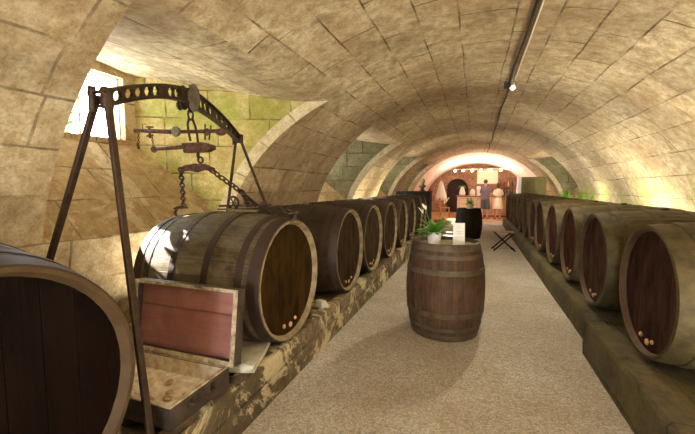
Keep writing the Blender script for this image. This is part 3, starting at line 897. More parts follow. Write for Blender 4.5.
# mid plate and pulley
mid = beam_pt(SC, 0)
camdir = (Vector((0, 0, 1.52))-mid).normalized()
bm = bmesh.new(); sm = .5
lathe(bm, [(0, -.012), (.055, -.012), (.062, -.006), (.062, .006), (.055, .012), (0, .012)], 28, 'y')
for v in bm.verts: v.co = Vector((v.co.x*.72, v.co.y, v.co.z*1.6))
bmesh.ops.transform(bm, matrix=Matrix.Translation(mid+Sd*.045+Vector((0, 0, -.01))) @ Matrix.Rotation(.70, 4, 'Z'), verts=bm.verts)
mesh_obj('centre_plate', bm, M['hoop_g'], fr, autosmooth=40)
bm = bmesh.new()
for sg in (-1, 1):
    bm = bmesh.new(); lathe(bm, [(0, -.02), (.034, -.02), (.028, -.008), (.028, .008), (.034, .02), (0, .02)], 20, 'x', center=mid+Vector((-.055, 0, .055*sg-.005)))
    mesh_obj('pulley_wheel', bm, M['iron'], fr, autosmooth=40)
# winch bar between the far legs
bm = bmesh.new()
ya = 3.12
tube(bm, [(-2.56, ya, 1.325), (-1.93, ya, 1.345)], .013, 10)
tube(bm, [(-2.56, ya-.03, 1.29), (-1.93, ya-.03, 1.31)], .009, 8)
mesh_obj('cross_bar', bm, M['iron'], fr, smooth=True)
bm = bmesh.new()
pts = [(-2.37+.065*math.cos(a), ya-.02, 1.36+.065*math.sin(a)) for a in [2*PI*k/20 for k in range(20)]]
tube(bm, pts, .012, 8, closed=True)
for a in (0, PI/3, 2*PI/3): bar(bm, (-2.37+.06*math.cos(a), ya-.02, 1.36+.06*math.sin(a)), (-2.37-.06*math.cos(a), ya-.02, 1.36-.06*math.sin(a)), .01, .01)
mesh_obj('hand_wheel', bm, M['iron'], fr, smooth=True)
bm = bmesh.new()
for x in (-2.22, -2.12, -2.02):
    bm = bmesh.new(); lathe(bm, [(0, -.025), (.022, -.025), (.026, 0), (.022, .025), (0, .025)], 12, 'x', center=(x, ya-.01, 1.35))
    mesh_obj('winch_drum', bm, M['rust'], fr, smooth=True)

# steelyard hanging below the beam
def cam_pt(px, py, Y):
    """a point on the plane y=Y seen at photo pixel (layout measurements taken from the photograph)"""
    f = 358.0; R0, A0 = .94156784, .33682339
    Rv = Vector((R0, A0, 0)); U = Vector((-.02766125, .07732521, .99662213)); Fw = Vector((-.33568565, .93838735, -.08212389))
    d = Rv*(px-347.5) + U*(217-py) + Fw*f
    return Vector((0, 0, 1.52)) + d*(Y/d.y)
YS = 2.20
sy = thing('steelyard_scale', 'rusty double-beam steelyard hanging from the centre of the iron frame', 'scale', (0, 0, 0))
q = lambda x, y, dy=0: cam_pt(x, y, YS+dy)
bm = bmesh.new()
tube(bm, [q(135, 130.5), q(172, 132)], [.015, .018], 8); tube(bm, [q(172, 132), q(222, 131)], .014, 8)
lathe(bm, [(0, -.012), (.014, -.008), (.014, .008), (0, .012)], 10, 'x', center=q(136, 131))
mesh_obj('upper_beam', bm, M['rust'], sy, autosmooth=50)
bm = bmesh.new()
c = q(178, 132)
lathe(bm, [(0, -.012), (.037, -.012), (.041, 0), (.037, .012), (0, .012)], 22, 'y', center=c+Vector((0, -.02, 0))); mesh_obj('sliding_disc', bm, M['steel'], sy, autosmooth=40)
bm = bmesh.new(); c = q(207, 132)
lathe(bm, [(0, -.02), (.02, -.02), (.028, 0), (.02, .02), (0, .02)], 14, 'y', center=c)
tube(bm, [q(205, 124), q(205, 140)], .007, 6); tube(bm, [q(211, 125), q(209, 140)], .006, 6)
mesh_obj('fulcrum', bm, M['rust'], sy, autosmooth=40)
bm = bmesh.new(); bmesh.ops.create_uvsphere(bm, u_segments=18, v_segments=12, radius=1, matrix=Matrix.Translation(q(221, 132)) @ Matrix.Diagonal((.045, .032, .027, 1)))
mesh_obj('counterweight', bm, M['rust'], sy, smooth=True)
bm = bmesh.new()
tube(bm, [q(153, 149.5), q(185, 147)], [.013, .015], 8)
bmesh.ops.create_uvsphere(bm, u_segments=12, v_segments=8, radius=.026, matrix=Matrix.Translation(q(154, 149.5)))
mesh_obj('lower_beam', bm, M['rust'], sy, smooth=True)
bm = bmesh.new()
c0, c1 = q(184, 148), q(214, 146)
v = []
for (px, py) in ((184, 143.5), (205, 142.5), (213, 145), (214, 149), (208, 152), (186, 153)):
    for dy in (-.03, .03): v.append(bm.verts.new(q(px, py, 0)+Vector((0, dy, 0))))
nn = 6
for k in range(nn):
    a, b_ = 2*k, 2*((k+1) % nn); bm.faces.new((v[a], v[b_], v[b_+1], v[a+1]))
bm.faces.new([v[2*k] for k in range(nn)][::-1]); bm.faces.new([v[2*k+1] for k in range(nn)])
bmesh.ops.recalc_face_normals(bm, faces=bm.faces); bevel_all(bm, .004, 1)
mesh_obj('beam_housing', bm, M['rust'], sy)
# small hangers at the graduated end
bm = bmesh.new()
chain(bm, [q(138.5, 133), q(138.5, 147)], .022, .014, .003)
tube(bm, [q(137.5, 143), q(139, 149)], .009, 6)
tube(bm, [q(143, 131), q(142.5, 124.5), q(146, 124)], .003, 5)
mesh_obj('left_hanger', bm, M['rust'], sy)
bm = bmesh.new()
tube(bm, [q(149, 126), q(150, 138)], .010, 6); tube(bm, [q(146, 127), q(153, 127)], .006, 6); tube(bm, [q(147, 136), q(153, 135)], .008, 6)
chain(bm, [q(152, 136), q(153.5, 147)], .02, .013, .003)
mesh_obj('poise_hanger', bm, M['rust'], sy)
# suspension hooks from the beam
bm = bmesh.new()
top = mid+Vector((0, 0, -.05))
torus_link(bm, q(190.5, 115), (0, 0, 1), .075, .05, .008, 0, 14, 6)
tube(bm, [q(189, 118), q(187.5, 124), q(188.5, 132), q(190.5, 141)], .009, 8)
tube(bm, [q(192, 118), q(195, 126), q(197, 134), q(198, 143)], .009, 8)
tube(bm, [top, q(190.5, 112)], .010, 8)
mesh_obj('hook', bm, M['iron'], sy, smooth=True)
bm = bmesh.new()
torus_link(bm, q(198, 155), (0, 0, 1), .05, .035, .008, .5, 12, 6); torus_link(bm, q(200.5, 160), (0, 0, 1), .045, .035, .008, 1.9, 12, 6)
mesh_obj('shackle', bm, M['iron'], sy, smooth=True)
bm = bmesh.new(); v = []
poly = ((181, 167.5), (187, 165), (196, 163.5), (205, 164), (214, 168), (213, 171.5), (204, 170), (197, 172.5), (190, 170.5), (182, 171.5))
for px, py in poly:
    for dy in (-.012, .012): v.append(bm.verts.new(q(px, py, 0)+Vector((0, dy, 0))))
nn = len(poly)
for k in range(nn):
    a, b_ = 2*k, 2*((k+1) % nn); bm.faces.new((v[a], v[b_], v[b_+1], v[a+1]))
bm.faces.new([v[2*k] for k in range(nn)][::-1]); bm.faces.new([v[2*k+1] for k in range(nn)])
bmesh.ops.recalc_face_normals(bm, faces=bm.faces)
mesh_obj('spreader', bm, M['rust'], sy)
# chains
e1 = Vector((-2.44, 2.50, 1.345)); e2 = Vector((-1.375, 2.50, 1.325))
bm = bmesh.new()
chain(bm, [q(181, 170), e1+Vector((0, 0, .02))])
mesh_obj('chain', bm, M['iron'], sy)
bm = bmesh.new()
chain(bm, [q(212.5, 171), q(226, 181), q(243, 193), Vector((-1.75, 2.48, 1.375)), e2+Vector((-.12, 0, .03)), e2])
mesh_obj('chain', bm, M['iron'], sy)
bm = bmesh.new()
chain(bm, [q(240, 191), Vector((-1.86, 2.75, 1.37)), Vector((-1.75, 3.0, 1.22))], .045, .028, .005)
mesh_obj('chain', bm, M['iron'], sy)
# chime hooks gripping both rims
for e_, s in ((e1, -1), (e2, 1)):
    bm = bmesh.new()
    tube(bm, [e_, e_+Vector((s*.05, -.02, -.004)), e_+Vector((s*.062, -.04, -.05)), e_+Vector((s*.02, -.06, -.075))], [.012, .016, .014, .008], 8)
    tube(bm, [e_+Vector((s*.03, -.08, -.008)), e_+Vector((s*.05, 0, .0)), e_+Vector((s*.03, .08, -.008))], [.008, .014, .008], 8)
    mesh_obj('rim_claw', bm, M['iron'], sy, smooth=True)

# ------------------------------------------------------------------ plants
def leaf(bm, base, az, el, L, W, droop=.5, n=7, mat=0):
    """a blade with a fold, arching over"""
    p = Vector(base); prev = None
    side = Vector((-math.sin(az), math.cos(az), 0))
    e = el
    for i in range(n+1):
        t = i/n; w = W*(math.sin(PI*min(1, t*.93+.07))**.8)*.5 + .0006
        d = Vector((math.cos(az)*math.cos(e), math.sin(az)*math.cos(e), math.sin(e)))
        nrm = side.cross(d)
        cur = [bm.verts.new(p+side*w+nrm*w*.35), bm.verts.new(p), bm.verts.new(p-side*w+nrm*w*.35)]
        if prev:
            for k in range(2):
                f = bm.faces.new((prev[k], prev[k+1], cur[k+1], cur[k])); f.material_index = mat; f.smooth = True
        prev = cur; p = p + d*(L/n); e -= droop/n*(1+t)
def plant(name, label, loc, s, nleaf, potm, mat, flower=True, seed=1, spread=1.0, upright=.0):
    rnd = random.Random(seed)
    root = thing(name, label, 'plant', loc)
    bm = bmesh.new()
    r = .062*s; h = .115*s
    lathe(bm, [(0, 0), (r*.82, 0), (r*.9, .01*s), (r, h), (r*.9, h), (r*.86, h-.015*s), (0, h-.015*s)], 28, 'z'); mesh_obj('pot', bm, potm, root, autosmooth=40)
    bm = bmesh.new(); lathe(bm, [(0, h-.02*s), (r*.86, h-.02*s), (r*.5, h-.008*s), (0, h-.006*s)], 20, 'z'); mesh_obj('soil', bm, M['soil'], root)
    bm = bmesh.new()
    for k in range(nleaf):
        az = k*2.399+rnd.uniform(-.3, .3); el = rnd.uniform(.35, 1.35)
        leaf(bm, (.012*s*math.cos(az), .012*s*math.sin(az), h-.02*s), az, el, s*rnd.uniform(.15, .23), s*rnd.uniform(.030, .044), droop=rnd.uniform(.5, 1.3)*spread)
    mesh_obj('foliage', bm, mat, root)
    if flower:
        for az, el, L in ((.4, 1.25, .27), (2.6, 1.1, .22), (-2.8, 1.0, .2)):
            bm = bmesh.new()
            tip = Vector((math.cos(az)*math.cos(el), math.sin(az)*math.cos(el), math.sin(el)))*L*s + Vector((0, 0, h))
            tube(bm, [(0, 0, h-.02*s), tip*.6+Vector((0, 0, .02*s)), tip], .0028*s, 6, mat=1)
            leaf(bm, tip, az, 1.2, .075*s, .04*s, .6, mat=0)
            tube(bm, [tip, tip+Vector((0, 0, .035*s))], .005*s, 6, mat=0)
            mesh_obj('flower', bm, [M['spathe'], M['leaf']], root)
    return root
ztop = .965-.038+.001
plant('potted_plant', 'potted peace lily in white pot on the upright brown barrel', (-.395, 3.80, ztop), 1.15, 36, M['white'], M['leaf'], True, 3)
plant('potted_plant', 'small distant plant in pale pot on the blackened upright barrel', (-.16, 11.40, .90-.038+.001), 1.45, 20, M['counter'], M['leaf'], False, 5)
for k, (x, y, lab) in enumerate(((2.58, 10.6, 'bright green blade-leaved plant at the foot of the right wall, nearer one'), (2.62, 12.5, 'bright green plant by the right wall, farther one beside the olive panel'))):
    rt = thing('leafy_plant', lab, 'plant', (x, y, .27))
    rnd = random.Random(k+9); bm = bmesh.new()
    lathe(bm, [(0, 0), (.13, 0), (.17, .35), (.15, .35), (.14, .32), (0, .32)], 20, 'z'); mesh_obj('pot', bm, M['case_dark'], rt, autosmooth=40)
    bm = bmesh.new()
    for j in range(46):
        az = rnd.uniform(0, 2*PI); leaf(bm, (.04*math.cos(az), .04*math.sin(az), .3), az, rnd.uniform(1.25, 1.5), rnd.uniform(.6, .95), .05, rnd.uniform(.05, .25))
    mesh_obj('foliage', bm, M['leaf2'], rt)

# card on the barrel
card = thing('table_card', 'white printed folded card standing on the upright brown barrel', 'card', (-.145, 3.75, ztop), (0, 0, .34))
bm = bmesh.new()
Mc = Matrix.Rotation(math.radians(-4), 4, 'X')
box(bm, (-.058, -.001, 0), (.058, .001, .235), M=Mc); Mc2 = Matrix.Translation((0, .03, 0)) @ Matrix.Rotation(math.radians(4), 4, 'X')
box(bm, (-.058, -.001, 0), (.058, .001, .232), M=Mc2)
mesh_obj('sheet', bm, M['paper'], card)
bm = bmesh.new(); rnd = random.Random(4)
for k in range(9):
    z = .205-k*.019; w = rnd.uniform(.018, .042)
    if k in (2, 5): continue
    box(bm, (-w, -.0022, z), (w, -.0012, z+.003), M=Mc)
mesh_obj('print', bm, M['ink'], card)

# ------------------------------------------------------------------ ceiling cable and spotlight
def vault_pt(X, Y, off=.0): return Vector((X, Y, H0+B_*math.sqrt(1-(X/A_)**2)-off))
bm = bmesh.new(); rnd = random.Random(2)
pts = [vault_pt(.44+.012*math.sin(y*2.1), y, .032+.006*math.sin(y*3)) for y in [.2+.3*k for k in range(58)]]
tube(bm, pts, .016, 6)
o = mesh_obj('cable', bm, M['cable'], smooth=True); tag(o, 'dark electric cable running along the crown of the vault', 'cable')
bm = bmesh.new()
pts = [vault_pt(.492, y, .022) for y in [.2+.3*k for k in range(20)]]
tube(bm, pts, .011, 6)
o = mesh_obj('conduit', bm, M['conduit'], smooth=True); tag(o, 'pale conduit beside the dark cable above the near aisle', 'conduit')
sp = thing('spotlight', 'small white lit spotlight fixed to the cable on the vault', 'lamp', tuple(vault_pt(.46, 6.1, .05)))
bm = bmesh.new(); box(bm, (-.10, -.04, -.04), (-.03, .04, .035)); bevel_all(bm, .006); mesh_obj('junction_box', bm, M['cable'], sp)
bm = bmesh.new(); lathe(bm, [(0, .03), (.03, .03), (.045, -.05), (.04, -.05), (.036, -.045), (0, -.04)], 18, 'z', center=(.02, -.02, 0)); mesh_obj('housing', bm, M['white'], sp, autosmooth=40)
bm = bmesh.new(); bmesh.ops.create_uvsphere(bm, u_segments=14, v_segments=8, radius=.036, matrix=Matrix.Translation((.02, -.03, -.045))); mesh_obj('bulb', bm, M['glow_w'], sp, smooth=True)

# ------------------------------------------------------------------ folding stool
st = thing('folding_stool', 'slatted folding stool with crossed legs at the right of the gravel aisle', 'stool', (.66, 9.35, 0), (0, 0, .1))
bm = bmesh.new()
for k in range(5): box(bm, (-.22, -.17+k*.072, .445), (.22, -.12+k*.072, .465))
mesh_obj('seat', bm, M['stoolwood'], st)
for y in (-.16, .16):
    for s in (1, -1):
        bm = bmesh.new(); bar(bm, (s*.22, y+.015*s, .45), (-s*.24, y+.015*s, 0.006), .022, .03); mesh_obj('leg', bm, M['blackwood'], st)
bm = bmesh.new()
for x in (-.22, .22):
    bm = bmesh.new(); tube(bm, [(x, -.17, .06), (x, .17, .06)], .01, 6)
    mesh_obj('stretcher', bm, M['blackwood'], st)

# ------------------------------------------------------------------ bar area
FB = .14
cn = thing('bar_counter', 'long pale panelled bar counter with orange wooden top at the far end', 'counter', (0, 0, FB))
CX0, CX1, CY0, CY1 = -.88, 2.35, 17.9, 18.6
bm = bmesh.new(); box(bm, (CX0+.05, CY0+.05, 0), (CX1, CY1, .93)); mesh_obj('body', bm, M['counter'], cn)
bm = bmesh.new(); box(bm, (CX0, CY0-.02, .93), (CX1, CY1+.05, .99)); bevel_all(bm, .008); mesh_obj('worktop', bm, M['ctop'], cn)
bm = bmesh.new(); box(bm, (CX0+.05, CY0+.03, 0), (CX1, CY0+.05, .1)); mesh_obj('plinth', bm, M['ctop'], cn)
for k in range(4):
    bm = bmesh.new(); x = CX0+.12+k*.8
    for lo, hi in (((x, .16), (x+.68, .2)), ((x, .84), (x+.68, .88)), ((x, .2), (x+.04, .84)), ((x+.64, .2), (x+.68, .84))): box(bm, (lo[0], CY0+.03, lo[1]), (hi[0], CY0+.05, hi[1]))
    mesh_obj('front_moulding', bm, M['boardframe'], cn)
zc = FB+.99
def lobj(name, label, cat, prof, mat, loc, group=None, seg=16):
    bm = bmesh.new(); lathe(bm, prof, seg, 'z'); o = mesh_obj(name, bm, mat, autosmooth=40); o.location = loc; return tag(o, label, cat, group)
jar = [(0,0),(.09,0),(.12,.05),(.12,.2),(.07,.27),(.07,.31),(0,.33)]
lobj('jar', 'white lidded jar on the left of the bar counter', 'jar', jar, M['white'], (-.15, 18.2, zc))
cyl = [(0,0),(.09,0),(.09,.42),(.08,.44),(0,.44)]
lobj('canister', 'tall white canister on the counter left of the man', 'canister', cyl, M['white'], (.12, 18.15, zc))
bt = [(0,0),(.04,0),(.04,.2),(.015,.26),(.015,.33),(0,.33)]
bo = lobj('bottle', 'dark wine bottle on the bar counter behind the woman, leftmost of the row', 'bottle', bt, M['bottle'], (1.25, 18.4, zc), 'bottles on the bar counter')
for k, x in enumerate((1.37, 1.5, 1.60)):
    c = bo.copy(); COL.objects.link(c); c.location = (x, 18.35, zc)
    c['label'] = ['dark wine bottle on the bar counter, second of the row behind the woman', 'dark wine bottle on the bar counter, third of the row behind the woman', 'dark wine bottle on the bar counter, rightmost of the row'][k]
bm = bmesh.new(); lathe(bm, bt, 14, 'z'); o = mesh_obj('bottle', bm, M['redglass'], smooth=True); o.location = (.78, 18.3, zc); tag(o, 'red bottle on the counter between man and woman', 'bottle', 'bottles on the bar counter')
lt = thing('lamp_jug', 'large white jug with a leafy bunch at the left end of the counter', 'jug', (-.62, 18.2, zc))
bm = bmesh.new(); lathe(bm, [(0,0),(.12,0),(.15,.1),(.1,.3),(.07,.38),(.08,.42),(.07,.42),(0,.36)], 18, 'z'); mesh_obj('body', bm, M['white'], lt, smooth=True)
bm = bmesh.new(); rnd = random.Random(8)
for j in range(26): leaf(bm, (-.02, 0, .36), rnd.uniform(0, 6.28), rnd.uniform(.2, 1.4), rnd.uniform(.15, .3), .05, .8)
mesh_obj('foliage', bm, M['leaf'], lt)
lt.name = 'flower_jug'
cm = thing('coffee_machine', 'chrome and dark coffee machine on the right of the counter', 'machine', (1.93, 18.2, zc))
bm = bmesh.new(); box(bm, (-.2, -.2, 0), (.2, .2, .06)); box(bm, (-.2, .02, .06), (.2, .2, .5)); box(bm, (-.2, -.2, .36), (.2, .02, .5)); mesh_obj('body', bm, M['metalpart'], cm)
bm = bmesh.new(); box(bm, (-.17, -.206, .38), (.17, -.2, .48)); mesh_obj('control_panel', bm, M['blackwood'], cm)
bm = bmesh.new()
for x in (-.08, .08): tube(bm, [(x, -.1, .36), (x, -.1, .3)], .03, 10); tube(bm, [(x, -.12, .31), (x, -.26, .30)], .012, 6)
mesh_obj('brew_group', bm, M['blackwood'], cm)
ps = thing('menu_stand', 'pale upright menu poster standing on the counter by the coffee machine', 'poster', (1.62, 18.02, zc))
bm = bmesh.new(); box(bm, (-.10, -.01, .02), (.10, .01, .46)); mesh_obj('poster', bm, M['screen'], ps)
bm = bmesh.new(); box(bm, (-.08, -.05, 0), (.08, .05, .02)); mesh_obj('base', bm, M['blackwood'], ps)
ps.location = (2.25, 17.98, zc)
# board on end wall
bd = thing('wall_board', 'cream framed board hung on the stone end wall above the bar', 'board', (.56, YE-.03, 1.74))
bm = bmesh.new(); box(bm, (-.50, -.01, 0), (.50, .02, .68)); mesh_obj('panel', bm, M['canvas'], bd)
bm = bmesh.new()
for lo, hi in (((-.53, -.03), (.53, 0)), ((-.53, .68), (.53, .71)), ((-.53, 0), (-.5, .68)), ((.5, 0), (.53, .68))): box(bm, (lo[0], -.025, lo[1]), (hi[0], .025, hi[1]))
mesh_obj('frame', bm, M['boardframe'], bd)
# back shelf with jars right of board
sh = thing('wall_shelf', 'wooden shelf on the end wall right of the cream board', 'shelf', (1.7, YE-.14, 1.55))
bm = bmesh.new(); box(bm, (-.6, -.12, 0), (.6, .12, .03)); mesh_obj('board', bm, M['ctop'], sh)
for x in (-.5, .5):
    bm = bmesh.new(); box(bm, (x-.015, -.08, -.12), (x+.015, .12, 0)); mesh_obj('bracket', bm, M['ctop'], sh)
for k in range(6):
    o = lobj('bottle', 'small bottle on the wall shelf right of the cream board', 'bottle', [(0,0),(.035,0),(.035,.16),(.012,.21),(.012,.27),(0,.27)], [M['bottle'], M['redglass'], M['boardframe']][k % 3], (1.2+k*.19, YE-.14, 1.581), 'bottles on the wall shelf')
# spot rail across the bar room
rl = thing('lamp_rail', 'thin rail of five small lit bulbs above the bar', 'lamp', (0, 18.9, 0))
bm = bmesh.new(); tube(bm, [(-1.1, 0, 2.42), (1.35, 0, 2.42)], .012, 6)
for x in (-1.0, 1.25): tube(bm, [(x, 0, 2.42), (x, 0, 2.42+.2)], .006, 5)
mesh_obj('rail', bm, M['boardframe'], rl)
for k in range(6):
    x = (-1.0, -.62, -.2, .2, .65, 1.1)[k]
    bm = bmesh.new(); bmesh.ops.create_uvsphere(bm, u_segments=12, v_segments=8, radius=.05, matrix=Matrix.Translation((x, -.02, 2.36))); bu = mesh_obj('bulb', bm, M['glow'], rl, smooth=True)
rl['label'] = 'thin rail of small lit bulbs above the bar'

# white cloth hanging on coat stand, orange chair
cs = thing('coat_stand', 'dark coat stand left of the barred door holding a white apron', 'stand', (-1.62, 18.3, FB))
bm = bmesh.new(); tube(bm, [(0, 0, 0), (0, 0, 1.75)], .02, 8)
for k in range(4): tube(bm, [(0, 0, .12), (.25*math.cos(k*PI/2+.4), .25*math.sin(k*PI/2+.4), 0.0)], .015, 6)
mesh_obj('pole', bm, M['chairwood'], cs)
bm = bmesh.new()
for k in range(4): tube(bm, [(0, 0, 1.68), (.12*math.cos(k*PI/2), .12*math.sin(k*PI/2), 1.72), (.14*math.cos(k*PI/2), .14*math.sin(k*PI/2), 1.78)], .01, 6)
mesh_obj('hook', bm, M['chairwood'], cs)
bm = bmesh.new(); n = 24
rr = [(1.70, .05), (1.5, .10), (1.2, .17), (.95, .24), (.75, .27)]
prev = None
for z, r in rr:
    ring = [bm.verts.new(((r*(1+.16*math.sin(k*2*PI/n*6)))*math.cos(2*PI*k/n), (r*.6*(1+.16*math.sin(k*2*PI/n*6)))*math.sin(2*PI*k/n), z)) for k in range(n)]
    if prev:
        for k in range(n): bm.faces.new((prev[k], ring[k], ring[(k+1)%n], prev[(k+1)%n]))
    prev = ring
o = mesh_obj('apron', bm, M['cloth'], smooth=True); o.location = (-1.62, 18.3, FB); tag(o, 'long white apron hanging on the coat stand left of the barred door', 'apron')
md = o.modifiers.new('thick', 'SOLIDIFY'); md.thickness = .008
chx = thing('wooden_chair', 'orange wooden chair in front of the coat stand', 'chair', (-1.35, 17.3, FB))
bm = bmesh.new(); box(bm, (-.22, -.22, .42), (.22, .22, .46)); bevel_all(bm, .01); mesh_obj('seat', bm, M['chairwood'], chx)
for x in (-.19, .19):
    for y in (-.19, .19):
        bm = bmesh.new(); bar(bm, (x, y, .42), (x*1.1, y*1.1, 0), .035, .035); mesh_obj('leg', bm, M['chairwood'], chx)
bm = bmesh.new()
for y in (-.19, .19): bar(bm, (-.2, y, .46), (-.24, y, .88), .03, .03)
bar(bm, (-.24, -.2, .85), (-.24, .2, .85), .03, .08); bar(bm, (-.225, -.2, .65), (-.225, .2, .65), .03, .05)
mesh_obj('backrest', bm, M['chairwood'], chx)

# tall dark cabinet at the end of left row + bust
cb = thing('dark_cabinet', 'tall near-black cabinet at the end of the left barrel row', 'cabinet', (-1.95, 12.1, 0))
bm = bmesh.new(); box(bm, (-.55, -.3, 0), (.55, .3, 1.36)); mesh_obj('body', bm, M['blackwood'], cb)
bm = bmesh.new(); box(bm, (-.57, -.32, 1.36), (.57, .32, 1.40)); mesh_obj('top', bm, M['blackwood'], cb)
for x in (-.27, .27):
    bm = bmesh.new(); box(bm, (x-.25, -.315, .08), (x+.25, -.30, 1.32)); d_ = mesh_obj('door', bm, M['blackwood'], cb)
    bm = bmesh.new(); bmesh.ops.create_uvsphere(bm, u_segments=10, v_segments=6, radius=.018, matrix=Matrix.Translation((x*.2, -.33, .75))); mesh_obj('knob', bm, M['steel'], d_)
bs = thing('bust', 'small mottled bust on top of the tall dark cabinet', 'bust', (-1.68, 12.1, 1.401))
bm = bmesh.new(); lathe(bm, [(0,0),(.10,0),(.10,.03),(.06,.05),(.05,.10),(0,.10)], 18, 'z'); mesh_obj('plinth', bm, M['marble'], bs, autosmooth=40)
bm = bmesh.new(); lathe(bm, [(0,.095),(.07,.10),(.13,.15),(.12,.19),(.055,.215),(.045,.24),(.07,.27),(.085,.32),(.075,.37),(.04,.405),(0,.41)], 20, 'z')
for v in bm.verts:
    v.co.y *= .8
    if v.co.y < -.05 and .29 < v.co.z < .33: v.co.y -= .02
mesh_obj('figure', bm, M['marble'], bs, smooth=True)

# olive panel cabinet on the right, behind the barrels
pc = thing('olive_cabinet', 'flat olive green cabinet with pale side standing behind the right barrels', 'cabinet', (1.97, 15.75, 0))
bm = bmesh.new(); box(bm, (-.30, -.15, 0), (.58, .25, 1.93)); mesh_obj('body', bm, M['olive'], pc)
bm = bmesh.new(); box(bm, (-.42, -.17, 0), (-.30, .25, 1.94)); mesh_obj('side_panel', bm, M['paleside'], pc)
for x in (-.07, .36):
    bm = bmesh.new(); box(bm, (x-.205, -.165, .06), (x+.205, -.15, 1.9)); d_ = mesh_obj('door', bm, M['olive'], pc)
    bm = bmesh.new(); box(bm, (x-.012+.16*(1 if x < 0 else -1), -.185, 1.0), (x+.012+.16*(1 if x < 0 else -1), -.165, 1.12)); mesh_obj('handle', bm, M['steel'], d_)

# ------------------------------------------------------------------ people
def skin_body(name, verts, edges, radii, root_i, mat, parent, sub=2):
    me = bpy.data.meshes.new(name); me.from_pydata([Vector(v) for v in verts], edges, [])
    o = bpy.data.objects.new(name, me); COL.objects.link(o)
    md = o.modifiers.new('skin', 'SKIN'); md.use_smooth_shade = True
    sv = me.skin_vertices[0].data if me.skin_vertices else None
    if sv is None:
        bm = bmesh.new(); bm.from_mesh(me); bm.verts.layers.skin.verify(); bm.to_mesh(me); bm.free(); sv = me.skin_vertices[0].data
    for i, r in enumerate(radii): sv[i].radius = r if isinstance(r, tuple) else (r, r); sv[i].use_root = (i == root_i)
    s = o.modifiers.new('sub', 'SUBSURF'); s.levels = sub; s.render_levels = sub
    dg = bpy.context.evaluated_depsgraph_get(); dg.update()
    me2 = bpy.data.meshes.new_from_object(o.evaluated_get(dg))
    bpy.data.objects.remove(o)
    me2.materials.clear(); me2.materials.append(mat)
    for p in me2.polygons: p.use_smooth = True
    o2 = bpy.data.objects.new(name, me2); return link(o2, parent)
def loft(bm, secs, n=20, cap=False):
    prev = None
    for (cx, cy, z, rx, ry) in secs:
        ring = [bm.verts.new((cx+rx*math.cos(2*PI*k/n), cy+ry*math.sin(2*PI*k/n), z)) for k in range(n)]
        if prev:
            for k in range(n): f = bm.faces.new((prev[k], prev[(k+1)%n], ring[(k+1)%n], ring[k])); f.smooth = True
        prev = ring
